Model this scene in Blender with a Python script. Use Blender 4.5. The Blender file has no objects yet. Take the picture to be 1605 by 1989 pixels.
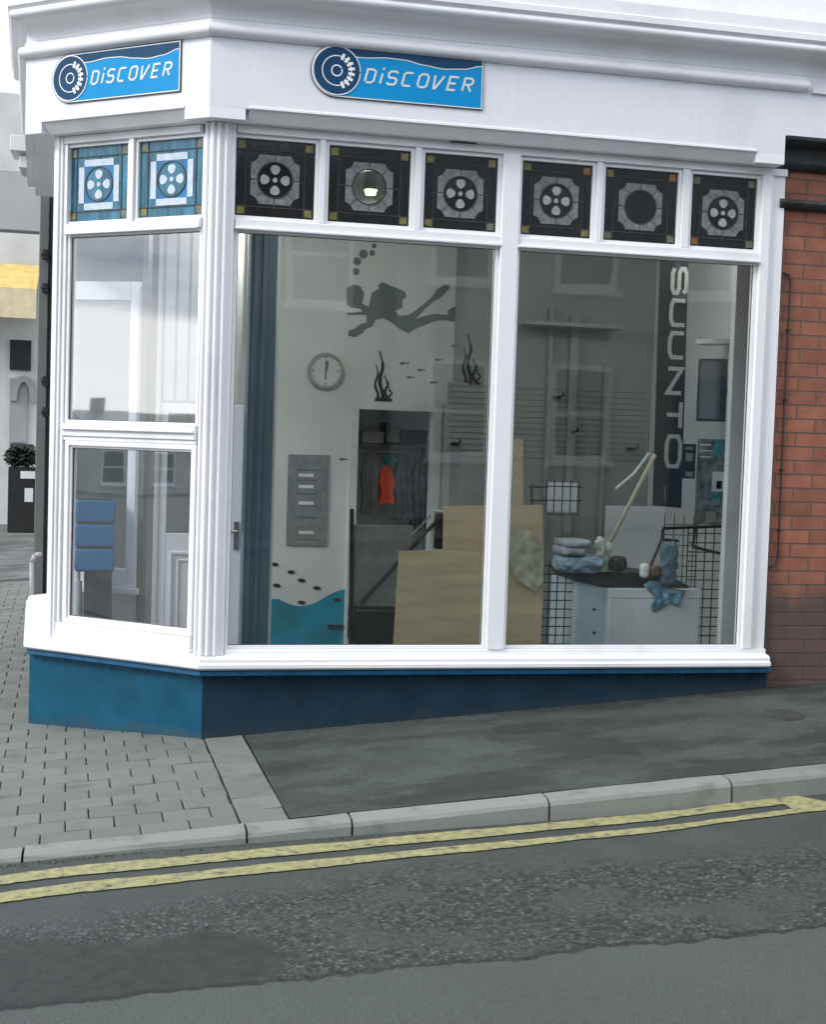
import bpy, bmesh, math, random
from mathutils import Vector, Matrix, noise
random.seed(7)
R = math.radians
scene = bpy.context.scene
COL = scene.collection

# ------------------------------------------------------------------ camera
CF, CX, CY, CZ = 2600.0, -0.4563, -7.0894, 1.6        # focal length in photo pixels, position
YAW, PITCH, ROLL = 0.21629, -0.05248, 0.03231
PW, PH = 1605.0, 1989.0
F = Vector((math.sin(YAW)*math.cos(PITCH), math.cos(YAW)*math.cos(PITCH), math.sin(PITCH)))
Rt = Vector((math.cos(YAW), -math.sin(YAW), 0)); Up = Rt.cross(F)
CR = Rt*math.cos(ROLL) + Up*math.sin(ROLL); CU = -Rt*math.sin(ROLL) + Up*math.cos(ROLL)
CAM = Vector((CX, CY, CZ))
cd = bpy.data.cameras.new('camera'); cam = bpy.data.objects.new('camera', cd); COL.objects.link(cam)
m = Matrix((CR, CU, -F)).transposed().to_4x4(); m.translation = CAM; cam.matrix_world = m
cd.sensor_fit = 'HORIZONTAL'; cd.sensor_width = 36; cd.lens = 36*CF/PW; cd.clip_end = 2000
scene.camera = cam

# ------------------------------------------------------------------ sky, sun, exposure
SUN_DIR = Vector((-0.80, -0.30, 0.62)).normalized()      # towards the sun
SUN_EL = math.asin(SUN_DIR.z); SUN_AZ = math.atan2(SUN_DIR.x, SUN_DIR.y)
w = bpy.data.worlds.new('World'); scene.world = w; w.use_nodes = True
nt = w.node_tree; nt.nodes.clear(); N = nt.nodes.new; LK = nt.links.new
out = N('ShaderNodeOutputWorld'); bg = N('ShaderNodeBackground'); sky = N('ShaderNodeTexSky')
sky.sky_type = 'NISHITA'; sky.sun_disc = False; sky.sun_elevation = SUN_EL; sky.sun_rotation = SUN_AZ
tc = N('ShaderNodeTexCoord'); mp = N('ShaderNodeMapping'); mp.inputs['Scale'].default_value = (2.2, 2.2, 9.0)
mp.inputs['Location'].default_value = (0.3, 1.7, 0.35)
nz = N('ShaderNodeTexNoise'); nz.inputs['Scale'].default_value = 1.0; nz.inputs['Detail'].default_value = 7; nz.inputs['Roughness'].default_value = .55
LK(tc.outputs['Generated'], mp.inputs[0]); LK(mp.outputs[0], nz.inputs['Vector'])
cr = N('ShaderNodeValToRGB'); cr.color_ramp.elements[0].position = .40; cr.color_ramp.elements[1].position = .54
sx = N('ShaderNodeSeparateXYZ'); LK(tc.outputs['Generated'], sx.inputs[0])
def wmr(a, b, c, d):
    q = N('ShaderNodeMapRange'); q.interpolation_type = 'SMOOTHSTEP'; LK(sx.outputs[2], q.inputs[0])
    for k_, v_ in enumerate((a, b, c, d)): q.inputs[k_+1].default_value = v_
    return q.outputs[0]
def wadd(a, b):
    q = N('ShaderNodeMath'); q.operation = 'ADD'; LK(a, q.inputs[0]); LK(b, q.inputs[1]); return q.outputs[0]
# a bank of bright cumulus low over the horizon, grey undersides above it, broken cloud with blue gaps higher up
LK(wadd(nz.outputs[0], wmr(.11, .165, .25, -.02)), cr.inputs[0])
cc = N('ShaderNodeValToRGB')
cc.color_ramp.elements[0].position = .42; cc.color_ramp.elements[0].color = (17.5, 17.6, 17.8, 1)
cc.color_ramp.elements[1].position = .64; cc.color_ramp.elements[1].color = (4.5, 5.4, 6.8, 1)
LK(wadd(wadd(nz.outputs[0], wmr(.074, .094, -.12, .12)), wmr(.16, .40, .0, -.20)), cc.inputs[0])
mx = N('ShaderNodeMixRGB'); LK(cr.outputs[0], mx.inputs[0]); LK(sky.outputs[0], mx.inputs[1]); LK(cc.outputs[0], mx.inputs[2])
LK(mx.outputs[0], bg.inputs[0]); bg.inputs[1].default_value = .12; LK(bg.outputs[0], out.inputs[0])
sl = bpy.data.lights.new('sun', 'SUN'); so = bpy.data.objects.new('sun', sl); COL.objects.link(so)
sl.energy = 1.5; sl.angle = R(16); sl.color = (1, .97, .93)
so.rotation_euler = SUN_DIR.to_track_quat('Z', 'Y').to_euler(); so.location = (-6, -4, 9)
scene.view_settings.view_transform = 'Standard'; scene.view_settings.look = 'None'
scene.view_settings.exposure = 0.56; scene.view_settings.gamma = 1
scene.cycles.max_bounces = 8; scene.cycles.transparent_max_bounces = 16
scene.cycles.use_denoising = True

# ------------------------------------------------------------------ materials
def mat(name, col, rough=.6, var=.12, scale=6, bump=0, bscale=60, spec=.5, metal=0, dirt=None, emit=None, stretch=(1, 1, 1), alpha=1):
    m = bpy.data.materials.new(name); m.use_nodes = True; t = m.node_tree; n = t.nodes; l = t.links
    b = n['Principled BSDF']; b.inputs['Roughness'].default_value = rough; b.inputs['Metallic'].default_value = metal
    b.inputs['Specular IOR Level'].default_value = spec
    tc = n.new('ShaderNodeTexCoord'); mp = n.new('ShaderNodeMapping'); l.new(tc.outputs['Object'], mp.inputs[0]); mp.inputs['Scale'].default_value = stretch
    nz = n.new('ShaderNodeTexNoise'); nz.inputs['Scale'].default_value = scale; nz.inputs['Detail'].default_value = 6
    l.new(mp.outputs[0], nz.inputs['Vector'])
    rp = n.new('ShaderNodeValToRGB'); rp.color_ramp.elements[0].position = .3; rp.color_ramp.elements[1].position = .7
    d = dirt or tuple(c*(1-var*2) for c in col)
    rp.color_ramp.elements[0].color = (*d, 1); rp.color_ramp.elements[1].color = (*[min(1, c*(1+var*.3)) for c in col], 1)
    if dirt:
        rp.color_ramp.elements[0].position = .22; rp.color_ramp.elements[1].position = .46
    l.new(nz.outputs[0], rp.inputs[0]); l.new(rp.outputs[0], b.inputs['Base Color'])
    if bump:
        n2 = n.new('ShaderNodeTexNoise'); n2.inputs['Scale'].default_value = bscale; n2.inputs['Detail'].default_value = 5
        l.new(mp.outputs[0], n2.inputs['Vector'])
        bp = n.new('ShaderNodeBump'); bp.inputs['Strength'].default_value = bump; bp.inputs['Distance'].default_value = .004
        l.new(n2.outputs[0], bp.inputs['Height']); l.new(bp.outputs[0], b.inputs['Normal'])
    if emit:
        b.inputs['Emission Color'].default_value = (*emit[:3], 1); b.inputs['Emission Strength'].default_value = emit[3]
    return m

def glass(name, tint, k, base=0.0, ior=1.5):
    m = bpy.data.materials.new(name); m.use_nodes = True; t = m.node_tree; n = t.nodes; l = t.links; n.clear()
    o = n.new('ShaderNodeOutputMaterial'); mix = n.new('ShaderNodeMixShader'); tr = n.new('ShaderNodeBsdfTransparent'); gl = n.new('ShaderNodeBsdfGlossy')
    tr.inputs[0].default_value = (*tint, 1); gl.inputs['Roughness'].default_value = .02; gl.inputs[0].default_value = (1, 1, 1, 1)
    ge = n.new('ShaderNodeNewGeometry'); dt = n.new('ShaderNodeVectorMath'); dt.operation = 'DOT_PRODUCT'
    l.new(ge.outputs['Incoming'], dt.inputs[0]); l.new(ge.outputs['Normal'], dt.inputs[1])
    def ma(op, a, b_):
        q = n.new('ShaderNodeMath'); q.operation = op
        for i, v in enumerate((a, b_)):
            if isinstance(v, (int, float)): q.inputs[i].default_value = v
            elif v is not None: l.new(v, q.inputs[i])
        return q.outputs[0]
    cs = ma('ABSOLUTE', dt.outputs['Value'], None); p5 = ma('POWER', ma('SUBTRACT', 1, cs), 5)
    fac = ma('ADD', ma('MULTIPLY', p5, 1-k), k)                      # Schlick reflectance, the same from either side
    tc = n.new('ShaderNodeTexCoord'); nz = n.new('ShaderNodeTexNoise'); nz.inputs['Scale'].default_value = 1.7; nz.inputs['Detail'].default_value = 1
    bp = n.new('ShaderNodeBump'); bp.inputs['Strength'].default_value = .10; bp.inputs['Distance'].default_value = .012
    l.new(tc.outputs['Object'], nz.inputs['Vector']); l.new(nz.outputs[0], bp.inputs['Height']); l.new(bp.outputs[0], gl.inputs['Normal'])
    l.new(fac, mix.inputs[0]); l.new(tr.outputs[0], mix.inputs[1]); l.new(gl.outputs[0], mix.inputs[2]); l.new(mix.outputs[0], o.inputs[0])
    return m

M = {}
M['white'] = mat('white_paint', (.79, .795, .82), .42, .03, 2.2, .3, 38, dirt=(.66, .665, .66), stretch=(1, 1, .35))
M['white_wall'] = mat('white_render', (.73, .74, .78), .55, .05, 1.9, .55, 26, dirt=(.61, .62, .63), stretch=(1, 1, .4))
M['pvc'] = mat('white_plastic', (.86, .87, .90), .25, .02, 2)
M['blue'] = mat('blue_paint', (.010, .065, .115), .38, .14, 5, .25, 30, dirt=(.010, .052, .085))
M['blue_ledge'] = mat('bright_blue_paint', (.012, .12, .25), .4, .2, 14)
M['navy'] = mat('dark_navy_paint', (.021, .034, .043), .5, .3, 4, .3, 40, dirt=(.025, .028, .025), stretch=(1, 1, 2))
M['stone'] = mat('dark_stone', (.042, .046, .046), .7, .3, 12, .8, 60)
M['greypaint'] = mat('grey_paint', (.16, .165, .16), .5, .1, 5)
M['black'] = mat('black_paint', (.015, .016, .017), .45, .2, 8)
M['dark'] = mat('dark_stuff', (.035, .04, .042), .6, .3, 12)
M['cream'] = mat('cream_wall_paint', (.60, .62, .615), .7, .05, 2)
M['shadewall'] = mat('wall_shade_grey', (.27, .30, .285), .7, .06, 2)  # shade on the right-hand stretch of wall is put into this greyer colour
M['ceiling'] = mat('ceiling_paint', (.42, .44, .43), .7, .04, 2)
M['lobby'] = mat('lobby_grey_paint', (.15, .17, .165), .6, .1, 2)
M['floor'] = mat('worn_brown_floor', (.16, .15, .135), .45, .15, 8, stretch=(1, 6, 1))
M['colblue'] = mat('blue_grey_paint', (.10, .16, .205), .3, .12, 3)
M['wavy'] = mat('turquoise_paint', (.01, .27, .38), .5, .2, 4)
M['decal'] = mat('dark_grey_vinyl', (.125, .16, .165), .5, .1, 6)
M['decaldk'] = mat('black_vinyl', (.02, .022, .022), .5, .1, 6)
M['poster'] = mat('grey_printed_paper', (.24, .25, .245), .5, .15, 14)
M['midgrey'] = mat('mid_grey', (.30, .31, .30), .5, .12, 14)
M['offwhite'] = mat('off_white', (.68, .70, .70), .5, .05, 6)
M['ply'] = mat('plywood', (.42, .32, .19), .6, .13, 3, .15, 30, stretch=(.7, 1, 5))
M['metal'] = mat('galvanised_metal', (.35, .37, .38), .35, .1, 10, metal=.7)
M['ltblue'] = mat('pale_blue_cloth', (.20, .40, .52), .85, .25, 12, .5, 40)
M['dkcloth'] = mat('blue_grey_cloth', (.13, .20, .26), .85, .25, 12, .5, 40)
M['pblue2'] = mat('pale_grey_fabric', (.34, .39, .42), .8, .2, 9, .5, 40)
M['pblue'] = mat('blue_white_fabric', (.27, .36, .45), .8, .2, 9, .5, 40)
M['boxgrey'] = mat('pale_grey_steel', (.46, .53, .56), .4, .06, 4)
M['orange'] = mat('orange_red_vest', (.95, .16, .08), .8, .1, 9)
M['skirt'] = mat('wood_pole', (.50, .46, .36), .6, .1, 9)
M['yellow'] = None
M['sign_blue'] = mat('sign_sky_blue', (.0, .27, .60), .35, .03, 4, spec=.2)
M['sign_navy'] = mat('sign_navy', (.006, .055, .13), .35, .05, 4, spec=.2)
M['sign_white'] = mat('sign_white', (.85, .87, .88), .35, .02, 4)
M['sign_line'] = mat('sign_dark_edge', (.02, .03, .04), .4, .05, 4)
M['letter'] = mat('sign_pale_letter', (.72, .74, .70), .35, .05, 20)
M['amber'] = mat('amber_glass', (.24, .205, .06), .25, .25, 30, .6, 60)
M['orangeglass'] = mat('orange_glass', (.30, .14, .03), .25, .2, 30, .6, 60)
M['palesq'] = mat('pale_yellow_glass', (.17, .18, .11), .25, .25, 30, .6, 60)
M['ring'] = mat('pale_textured_glass', (.19, .205, .21), .3, .22, 40, .9, 70)
M['petal'] = mat('white_textured_glass', (.33, .36, .38), .3, .15, 40, .9, 70)
M['leadglass'] = mat('dark_textured_glass', (.012, .014, .014), .12, .35, 9, .25, 16, spec=1.0, stretch=(3, 3, .5))
M['disc'] = mat('near_black_glass', (.010, .013, .013), .08, .2, 9, spec=1.0)
M['lead'] = mat('lead_came', (.05, .052, .055), .55, .2, 30, metal=.4)
M['glass'] = glass('window_glass', (.76, .82, .825), .07)
M['glass_left'] = glass('bay_window_glass', (.86, .90, .93), .21)
M['darkglass'] = mat('dark_window_glass', (.02, .024, .026), .06, .1, 4, spec=1.0)
M['clear'] = glass('clear_disc_glass', (.50, .56, .54), .08)
M['bulb'] = mat('lamp_bulb', (1, .8, .4), .5, 0, 5, emit=(1, .72, .28, 22))
M['screen'] = mat('screen_black', (.028, .036, .036), .15, .1, 3)
M['render_a'] = mat('far_white_render', (.55, .56, .55), .8, .1, 1.5)
M['render_b'] = mat('far_pale_grey_render', (.30, .32, .33), .8, .1, 1.5)
M['render_c'] = mat('far_dark_brick', (.14, .12, .11), .85, .25, 3)
M['render_d'] = mat('far_stone', (.20, .20, .19), .85, .2, 2)
M['slate'] = mat('roof_slate', (.07, .075, .085), .6, .2, 8)
M['awning'] = mat('yellow_awning_cloth', (.60, .45, .15), .8, .1, 6)
M['awning_b'] = mat('cream_awning_edge', (.66, .56, .36), .8, .1, 6)
M['mint'] = mat('teal_cloth', (.04, .22, .22), .8, .1, 6)

def plinth_mat(name, col, streak, mud):
    """painted render: splash dirt along the pavement line, scuffs, and paler paint runs under the ledge"""
    m = mat(name, col, .45, .14, 5, .35, 30, spec=.3); t = m.node_tree; n = t.nodes; l = t.links; b = n['Principled BSDF']; src = b.inputs['Base Color'].links[0].from_socket
    tc = n.new('ShaderNodeTexCoord'); sp = n.new('ShaderNodeSeparateXYZ'); l.new(tc.outputs['Object'], sp.inputs[0])
    def ma(op, a, c, c2=None):
        q = n.new('ShaderNodeMath'); q.operation = op
        for i, v in enumerate((a, c, c2)):
            if v is None: continue
            if isinstance(v, (int, float)): q.inputs[i].default_value = v
            else: l.new(v, q.inputs[i])
        return q.outputs[0]
    def nz(sc, st):
        mp = n.new('ShaderNodeMapping'); mp.inputs['Scale'].default_value = st; l.new(tc.outputs['Object'], mp.inputs[0])
        q = n.new('ShaderNodeTexNoise'); q.inputs['Scale'].default_value = sc; q.inputs['Detail'].default_value = 7; l.new(mp.outputs[0], q.inputs['Vector']); return q.outputs[0]
    def mr(v, a, c, x, y):
        q = n.new('ShaderNodeMapRange'); l.new(v, q.inputs[0])
        for i, k in enumerate((a, c, x, y)): q.inputs[i+1].default_value = k
        return q.outputs[0]
    h = ma('SUBTRACT', sp.outputs[2], ma('MULTIPLY', sp.outputs[0], .075))
    low = mr(ma('MULTIPLY_ADD', nz(7, (1, 1, 1)), -.16, h), -.085, -.02, .55, 0)
    run = ma('MULTIPLY', mr(ma('MULTIPLY_ADD', nz(26, (1, 1, .16)), .16, sp.outputs[2]), .385, .43, 0, .8), 1)
    scuff = mr(nz(12, (1, 1, 2.5)), .66, .70, 0, .5)
    last = src
    for f, c in ((run, streak), (scuff, mud), (low, mud)):
        q = n.new('ShaderNodeMixRGB'); q.inputs[2].default_value = (*c, 1); l.new(f, q.inputs[0]); l.new(last, q.inputs[1]); last = q.outputs[0]
    l.new(last, b.inputs['Base Color']); b.inputs['Specular IOR Level'].default_value = .2; return m
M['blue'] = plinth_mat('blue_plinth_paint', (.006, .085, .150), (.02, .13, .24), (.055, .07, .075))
M['navy'] = plinth_mat('dark_blue_plinth_paint', (.014, .040, .064), (.016, .08, .14), (.038, .044, .042))  # front plinth takes a darker version of the bay plinth colour
def brick_mat(name, c1, c2, mortar, grime=True):
    m = bpy.data.materials.new(name); m.use_nodes = True; t = m.node_tree; n = t.nodes; l = t.links; b = n['Principled BSDF']
    b.inputs['Roughness'].default_value = .85
    tc = n.new('ShaderNodeTexCoord'); sp = n.new('ShaderNodeSeparateXYZ'); l.new(tc.outputs['Object'], sp.inputs[0])
    ad = n.new('ShaderNodeMath'); ad.operation = 'ADD'; l.new(sp.outputs[0], ad.inputs[0]); l.new(sp.outputs[1], ad.inputs[1])
    cb = n.new('ShaderNodeCombineXYZ'); l.new(ad.outputs[0], cb.inputs[0]); l.new(sp.outputs[2], cb.inputs[1])
    br = n.new('ShaderNodeTexBrick'); l.new(cb.outputs[0], br.inputs['Vector']); br.inputs['Scale'].default_value = 1
    br.inputs['Brick Width'].default_value = .235; br.inputs['Row Height'].default_value = .08; br.inputs['Mortar Size'].default_value = .006
    br.inputs['Mortar Smooth'].default_value = .3
    br.inputs['Color1'].default_value = (*c1, 1); br.inputs['Color2'].default_value = (*c2, 1); br.inputs['Mortar'].default_value = (*mortar, 1); br.inputs['Bias'].default_value = -.1
    nz = n.new('ShaderNodeTexNoise'); nz.inputs['Scale'].default_value = 9; nz.inputs['Detail'].default_value = 7; l.new(tc.outputs['Object'], nz.inputs['Vector'])
    rp = n.new('ShaderNodeValToRGB'); rp.color_ramp.elements[0].position = .3; rp.color_ramp.elements[0].color = (.5, .48, .46, 1); rp.color_ramp.elements[1].position = .65
    l.new(nz.outputs[0], rp.inputs[0])
    mu = n.new('ShaderNodeMixRGB'); mu.blend_type = 'MULTIPLY'; mu.inputs[0].default_value = .55; l.new(br.outputs[0], mu.inputs[1]); l.new(rp.outputs[0], mu.inputs[2])
    last = mu.outputs[0]
    if grime:                                    # soot and splash dirt on the bottom courses, with a ragged edge
        n3 = n.new('ShaderNodeTexNoise'); n3.inputs['Scale'].default_value = 4; n3.inputs['Detail'].default_value = 5; l.new(tc.outputs['Object'], n3.inputs['Vector'])
        a = n.new('ShaderNodeMath'); a.operation = 'MULTIPLY_ADD'; a.inputs[1].default_value = .5; l.new(n3.outputs[0], a.inputs[0]); l.new(sp.outputs[2], a.inputs[2])
        mr = n.new('ShaderNodeMapRange'); mr.inputs[1].default_value = .78; mr.inputs[2].default_value = 1.0; mr.inputs[3].default_value = .82; mr.inputs[4].default_value = 0
        l.new(a.outputs[0], mr.inputs[0])
        mg = n.new('ShaderNodeMixRGB'); mg.inputs[2].default_value = (.055, .052, .048, 1); l.new(mr.outputs[0], mg.inputs[0]); l.new(last, mg.inputs[1]); last = mg.outputs[0]
    l.new(last, b.inputs['Base Color'])
    bp = n.new('ShaderNodeBump'); bp.inputs['Strength'].default_value = .7; bp.inputs['Distance'].default_value = .006; bp.invert = True
    l.new(br.outputs['Fac'], bp.inputs['Height'])
    b2 = n.new('ShaderNodeBump'); b2.inputs['Strength'].default_value = .5; b2.inputs['Distance'].default_value = .004
    n4 = n.new('ShaderNodeTexNoise'); n4.inputs['Scale'].default_value = 90; l.new(tc.outputs['Object'], n4.inputs['Vector'])
    l.new(n4.outputs[0], b2.inputs['Height']); l.new(bp.outputs[0], b2.inputs['Normal']); l.new(b2.outputs[0], b.inputs['Normal'])
    return m
M['brick'] = brick_mat('red_brick', (.34, .125, .075), (.225, .085, .054), (.13, .09, .07))

def road_mat():
    m = bpy.data.materials.new('patched_asphalt'); m.use_nodes = True; t = m.node_tree; n = t.nodes; l = t.links; b = n['Principled BSDF']
    tc = n.new('ShaderNodeTexCoord'); P = tc.outputs['Object']; sp = n.new('ShaderNodeSeparateXYZ'); l.new(P, sp.inputs[0])
    def nz(s, d=5, st=None):
        q = n.new('ShaderNodeTexNoise'); q.inputs['Scale'].default_value = s; q.inputs['Detail'].default_value = d
        if st:
            mp = n.new('ShaderNodeMapping'); mp.inputs['Scale'].default_value = st; l.new(P, mp.inputs[0]); l.new(mp.outputs[0], q.inputs['Vector'])
        else: l.new(P, q.inputs['Vector'])
        return q.outputs[0]
    def ma(op, a, c, c2=None):
        q = n.new('ShaderNodeMath'); q.operation = op
        for i, v in enumerate((a, c, c2)):
            if v is None: continue
            if isinstance(v, (int, float)): q.inputs[i].default_value = v
            else: l.new(v, q.inputs[i])
        return q.outputs[0]
    def mr(v, a, c, x=0, y=1):
        q = n.new('ShaderNodeMapRange'); q.interpolation_type = 'SMOOTHSTEP'; l.new(v, q.inputs[0])
        for i, k in enumerate((a, c, x, y)): q.inputs[i+1].default_value = k
        return q.outputs[0]
    X, Y = sp.outputs[0], sp.outputs[1]
    warp = ma('MULTIPLY_ADD', nz(3.2, 6), .46, -.23)
    warpf = ma('MULTIPLY_ADD', nz(22, 3), .05, -.025)
    Yl = ma('ADD', ma('ADD', Y, ma('MULTIPLY', warp, .3)), warpf)   # near edge of the worn strip
    Yu = ma('ADD', ma('ADD', Y, warp), warpf)
    south = mr(Yl, -3.135, -3.12)                       # 1 north of the seam at y = -3.04
    # upper limit of the coarse band dips towards the left end of the street
    upl = ma('SUBTRACT', Yu, ma('MULTIPLY', ma('ABSOLUTE', ma('SUBTRACT', X, .95), None), -.22))
    coarse = ma('MULTIPLY', south, mr(upl, -2.32, -1.96, 1, 0))
    patch = ma('MULTIPLY', mr(ma('ADD', ma('ADD', ma('ADD', X, ma('MULTIPLY', ma('POWER', ma('ABSOLUTE', ma('ADD', Y, 2.93), None), 2), 3.2)), ma('MULTIPLY', warp, .6)), warpf), .04, .18, 1, 0), mr(Yu, -2.74, -2.52, 1, 0))
    patch = ma('MULTIPLY', patch, mr(Yl, -3.135, -3.12))
    blot = mr(nz(2.6, 4, (1, 2.2, 1)), .48, .60)
    vor = n.new('ShaderNodeTexVoronoi'); vor.inputs['Scale'].default_value = 58; l.new(P, vor.inputs['Vector'])
    vf = n.new('ShaderNodeTexVoronoi'); vf.inputs['Scale'].default_value = 210; l.new(P, vf.inputs['Vector'])
    s1 = n.new('ShaderNodeSeparateColor'); l.new(vor.outputs['Color'], s1.inputs[0]); s2 = n.new('ShaderNodeSeparateColor'); l.new(vf.outputs['Color'], s2.inputs[0])
    chips = ma('MULTIPLY', ma('POWER', s1.outputs[0], 2.2), mr(vor.outputs['Distance'], .2, .55, 1, 0))
    fine = ma('POWER', s2.outputs[0], 2.0)
    big = nz(.9, 3)
    smooth_v = ma('ADD', ma('MULTIPLY_ADD', fine, .032, .066), ma('MULTIPLY_ADD', big, .04, -.02))
    strip_v = ma('ADD', ma('MULTIPLY_ADD', fine, .025, .044), ma('MULTIPLY_ADD', nz(5, 4), .05, -.02))
    coarse_v = ma('ADD', ma('MULTIPLY_ADD', chips, ma('MULTIPLY_ADD', nz(11, 4), .26, .0), .008), ma('MULTIPLY', ma('POWER', nz(34, 4), 3.0), .20))
    patch_v = ma('MULTIPLY_ADD', fine, .018, ma('MULTIPLY_ADD', nz(16, 6), .036, .004))
    def mixv(f, a, c):
        q = n.new('ShaderNodeMix'); l.new(f, q.inputs[0]); l.new(a, q.inputs[2]); l.new(c, q.inputs[3]); return q.outputs[0]
    v = mixv(south, smooth_v, strip_v)
    cbreak = ma('MULTIPLY', coarse, mr(nz(2.1, 5, (1, 1.6, 1)), .38, .52, .25, 1))
    v = mixv(cbreak, v, coarse_v); v = mixv(patch, v, patch_v)
    # dark tar line along the seam
    seam = ma('MULTIPLY', mr(Yl, -3.14, -3.125), mr(Yl, -3.09, -3.12, 0, 1))
    v = ma('MULTIPLY', v, ma('MULTIPLY_ADD', seam, -.55, 1))
    cm = n.new('ShaderNodeCombineColor'); l.new(ma('MULTIPLY', v, .75), cm.inputs[0]); l.new(ma('MULTIPLY', v, .90), cm.inputs[1]); l.new(ma('MULTIPLY', v, .83), cm.inputs[2])
    l.new(cm.outputs[0], b.inputs['Base Color'])
    b.inputs['Roughness'].default_value = .8
    h = mixv(cbreak, ma('MULTIPLY', ma('SUBTRACT', 1, vf.outputs['Distance']), .25), ma('SUBTRACT', 1, vor.outputs['Distance']))
    h = mixv(patch, h, ma('MULTIPLY', fine, .3))
    bp = n.new('ShaderNodeBump'); bp.inputs['Strength'].default_value = .9; bp.inputs['Distance'].default_value = .009; l.new(h, bp.inputs['Height']); l.new(bp.outputs[0], b.inputs['Normal'])
    return m
M['road'] = road_mat()

def tarmac(name, base, patchy=.5, seed=0):
    m = bpy.data.materials.new(name); m.use_nodes = True; t = m.node_tree; n = t.nodes; l = t.links; b = n['Principled BSDF']
    tc = n.new('ShaderNodeTexCoord'); mp = n.new('ShaderNodeMapping'); mp.inputs['Location'].default_value = (seed, seed*2, 0); l.new(tc.outputs['Object'], mp.inputs[0])
    vf = n.new('ShaderNodeTexVoronoi'); vf.inputs['Scale'].default_value = 170; l.new(mp.outputs[0], vf.inputs['Vector'])
    a = n.new('ShaderNodeTexNoise'); a.inputs['Scale'].default_value = 2.2; a.inputs['Detail'].default_value = 8; a.inputs['Roughness'].default_value = .6; l.new(mp.outputs[0], a.inputs['Vector'])
    rp = n.new('ShaderNodeValToRGB'); rp.color_ramp.elements[0].position = .36; rp.color_ramp.elements[1].position = .62
    c0 = tuple(c*(1-patchy) for c in base); rp.color_ramp.elements[0].color = (*c0, 1); rp.color_ramp.elements[1].color = (*[c*1.15 for c in base], 1)
    l.new(a.outputs[0], rp.inputs[0])
    mq = n.new('ShaderNodeMapping'); mq.inputs['Scale'].default_value = (.8, 2.0, 1); mq.inputs['Location'].default_value = (seed+4.3, 1.1, 0); l.new(tc.outputs['Object'], mq.inputs[0])
    st = n.new('ShaderNodeTexNoise'); st.inputs['Scale'].default_value = 1.5; st.inputs['Detail'].default_value = 9; st.inputs['Roughness'].default_value = .65; l.new(mq.outputs[0], st.inputs['Vector'])
    sr = n.new('ShaderNodeMapRange'); sr.inputs[1].default_value = .47; sr.inputs[2].default_value = .56; sr.inputs[3].default_value = 1; sr.inputs[4].default_value = .55; l.new(st.outputs[0], sr.inputs[0])
    ck_ = n.new('ShaderNodeTexVoronoi'); ck_.feature = 'DISTANCE_TO_EDGE'; ck_.inputs['Scale'].default_value = 1.1; l.new(mq.outputs[0], ck_.inputs['Vector'])
    sm = n.new('ShaderNodeMixRGB'); sm.blend_type = 'MULTIPLY'; sm.inputs[0].default_value = 1; l.new(rp.outputs[0], sm.inputs[1]); l.new(sr.outputs[0], sm.inputs[2])
    mo = n.new('ShaderNodeTexNoise'); mo.inputs['Scale'].default_value = 5; mo.inputs['Detail'].default_value = 8; l.new(tc.outputs['Object'], mo.inputs['Vector'])
    mor = n.new('ShaderNodeMapRange'); mor.inputs[1].default_value = .56; mor.inputs[2].default_value = .66; mor.inputs[4].default_value = .55; l.new(mo.outputs[0], mor.inputs[0])
    mos = n.new('ShaderNodeMixRGB'); mos.inputs[2].default_value = (.042, .056, .038, 1); l.new(mor.outputs[0], mos.inputs[0]); l.new(sm.outputs[0], mos.inputs[1])
    s = n.new('ShaderNodeSeparateColor'); l.new(vf.outputs['Color'], s.inputs[0])
    mr = n.new('ShaderNodeMapRange'); mr.inputs[3].default_value = .65; mr.inputs[4].default_value = 1.4; l.new(s.outputs[0], mr.inputs[0])
    mu = n.new('ShaderNodeMixRGB'); mu.blend_type = 'MULTIPLY'; mu.inputs[0].default_value = 1; l.new(mos.outputs[0], mu.inputs[1]); l.new(mr.outputs[0], mu.inputs[2])
    l.new(mu.outputs[0], b.inputs['Base Color']); b.inputs['Roughness'].default_value = .82
    bp = n.new('ShaderNodeBump'); bp.inputs['Strength'].default_value = .6; bp.inputs['Distance'].default_value = .005; l.new(vf.outputs['Distance'], bp.inputs['Height']); l.new(bp.outputs[0], b.inputs['Normal'])
    return m
M['pavement'] = tarmac('pavement_tarmac', (.046, .059, .053), .34)
M['ground'] = tarmac('ground_grey', (.12, .125, .12), .3, 3)

def attr_mat(name, base, var, rough=.85, bump=.5):
    m = mat(name, base, rough, var, 7, bump, 120, dirt=tuple(c*.62 for c in base)); n = m.node_tree.nodes; l = m.node_tree.links; b = n['Principled BSDF']
    src = b.inputs['Base Color'].links[0].from_socket
    a = n.new('ShaderNodeAttribute'); a.attribute_name = 'tone'
    mu = n.new('ShaderNodeMixRGB'); mu.blend_type = 'MULTIPLY'; mu.inputs[0].default_value = 1
    l.new(src, mu.inputs[1]); l.new(a.outputs['Color'], mu.inputs[2]); l.new(mu.outputs[0], b.inputs['Base Color'])
    return m
M['paver'] = attr_mat('concrete_block', (.138, .149, .132), .09)
M['kerb'] = attr_mat('kerb_concrete', (.19, .205, .19), .16)
M['grit'] = attr_mat('loose_grit', (.20, .20, .19), .2)

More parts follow.
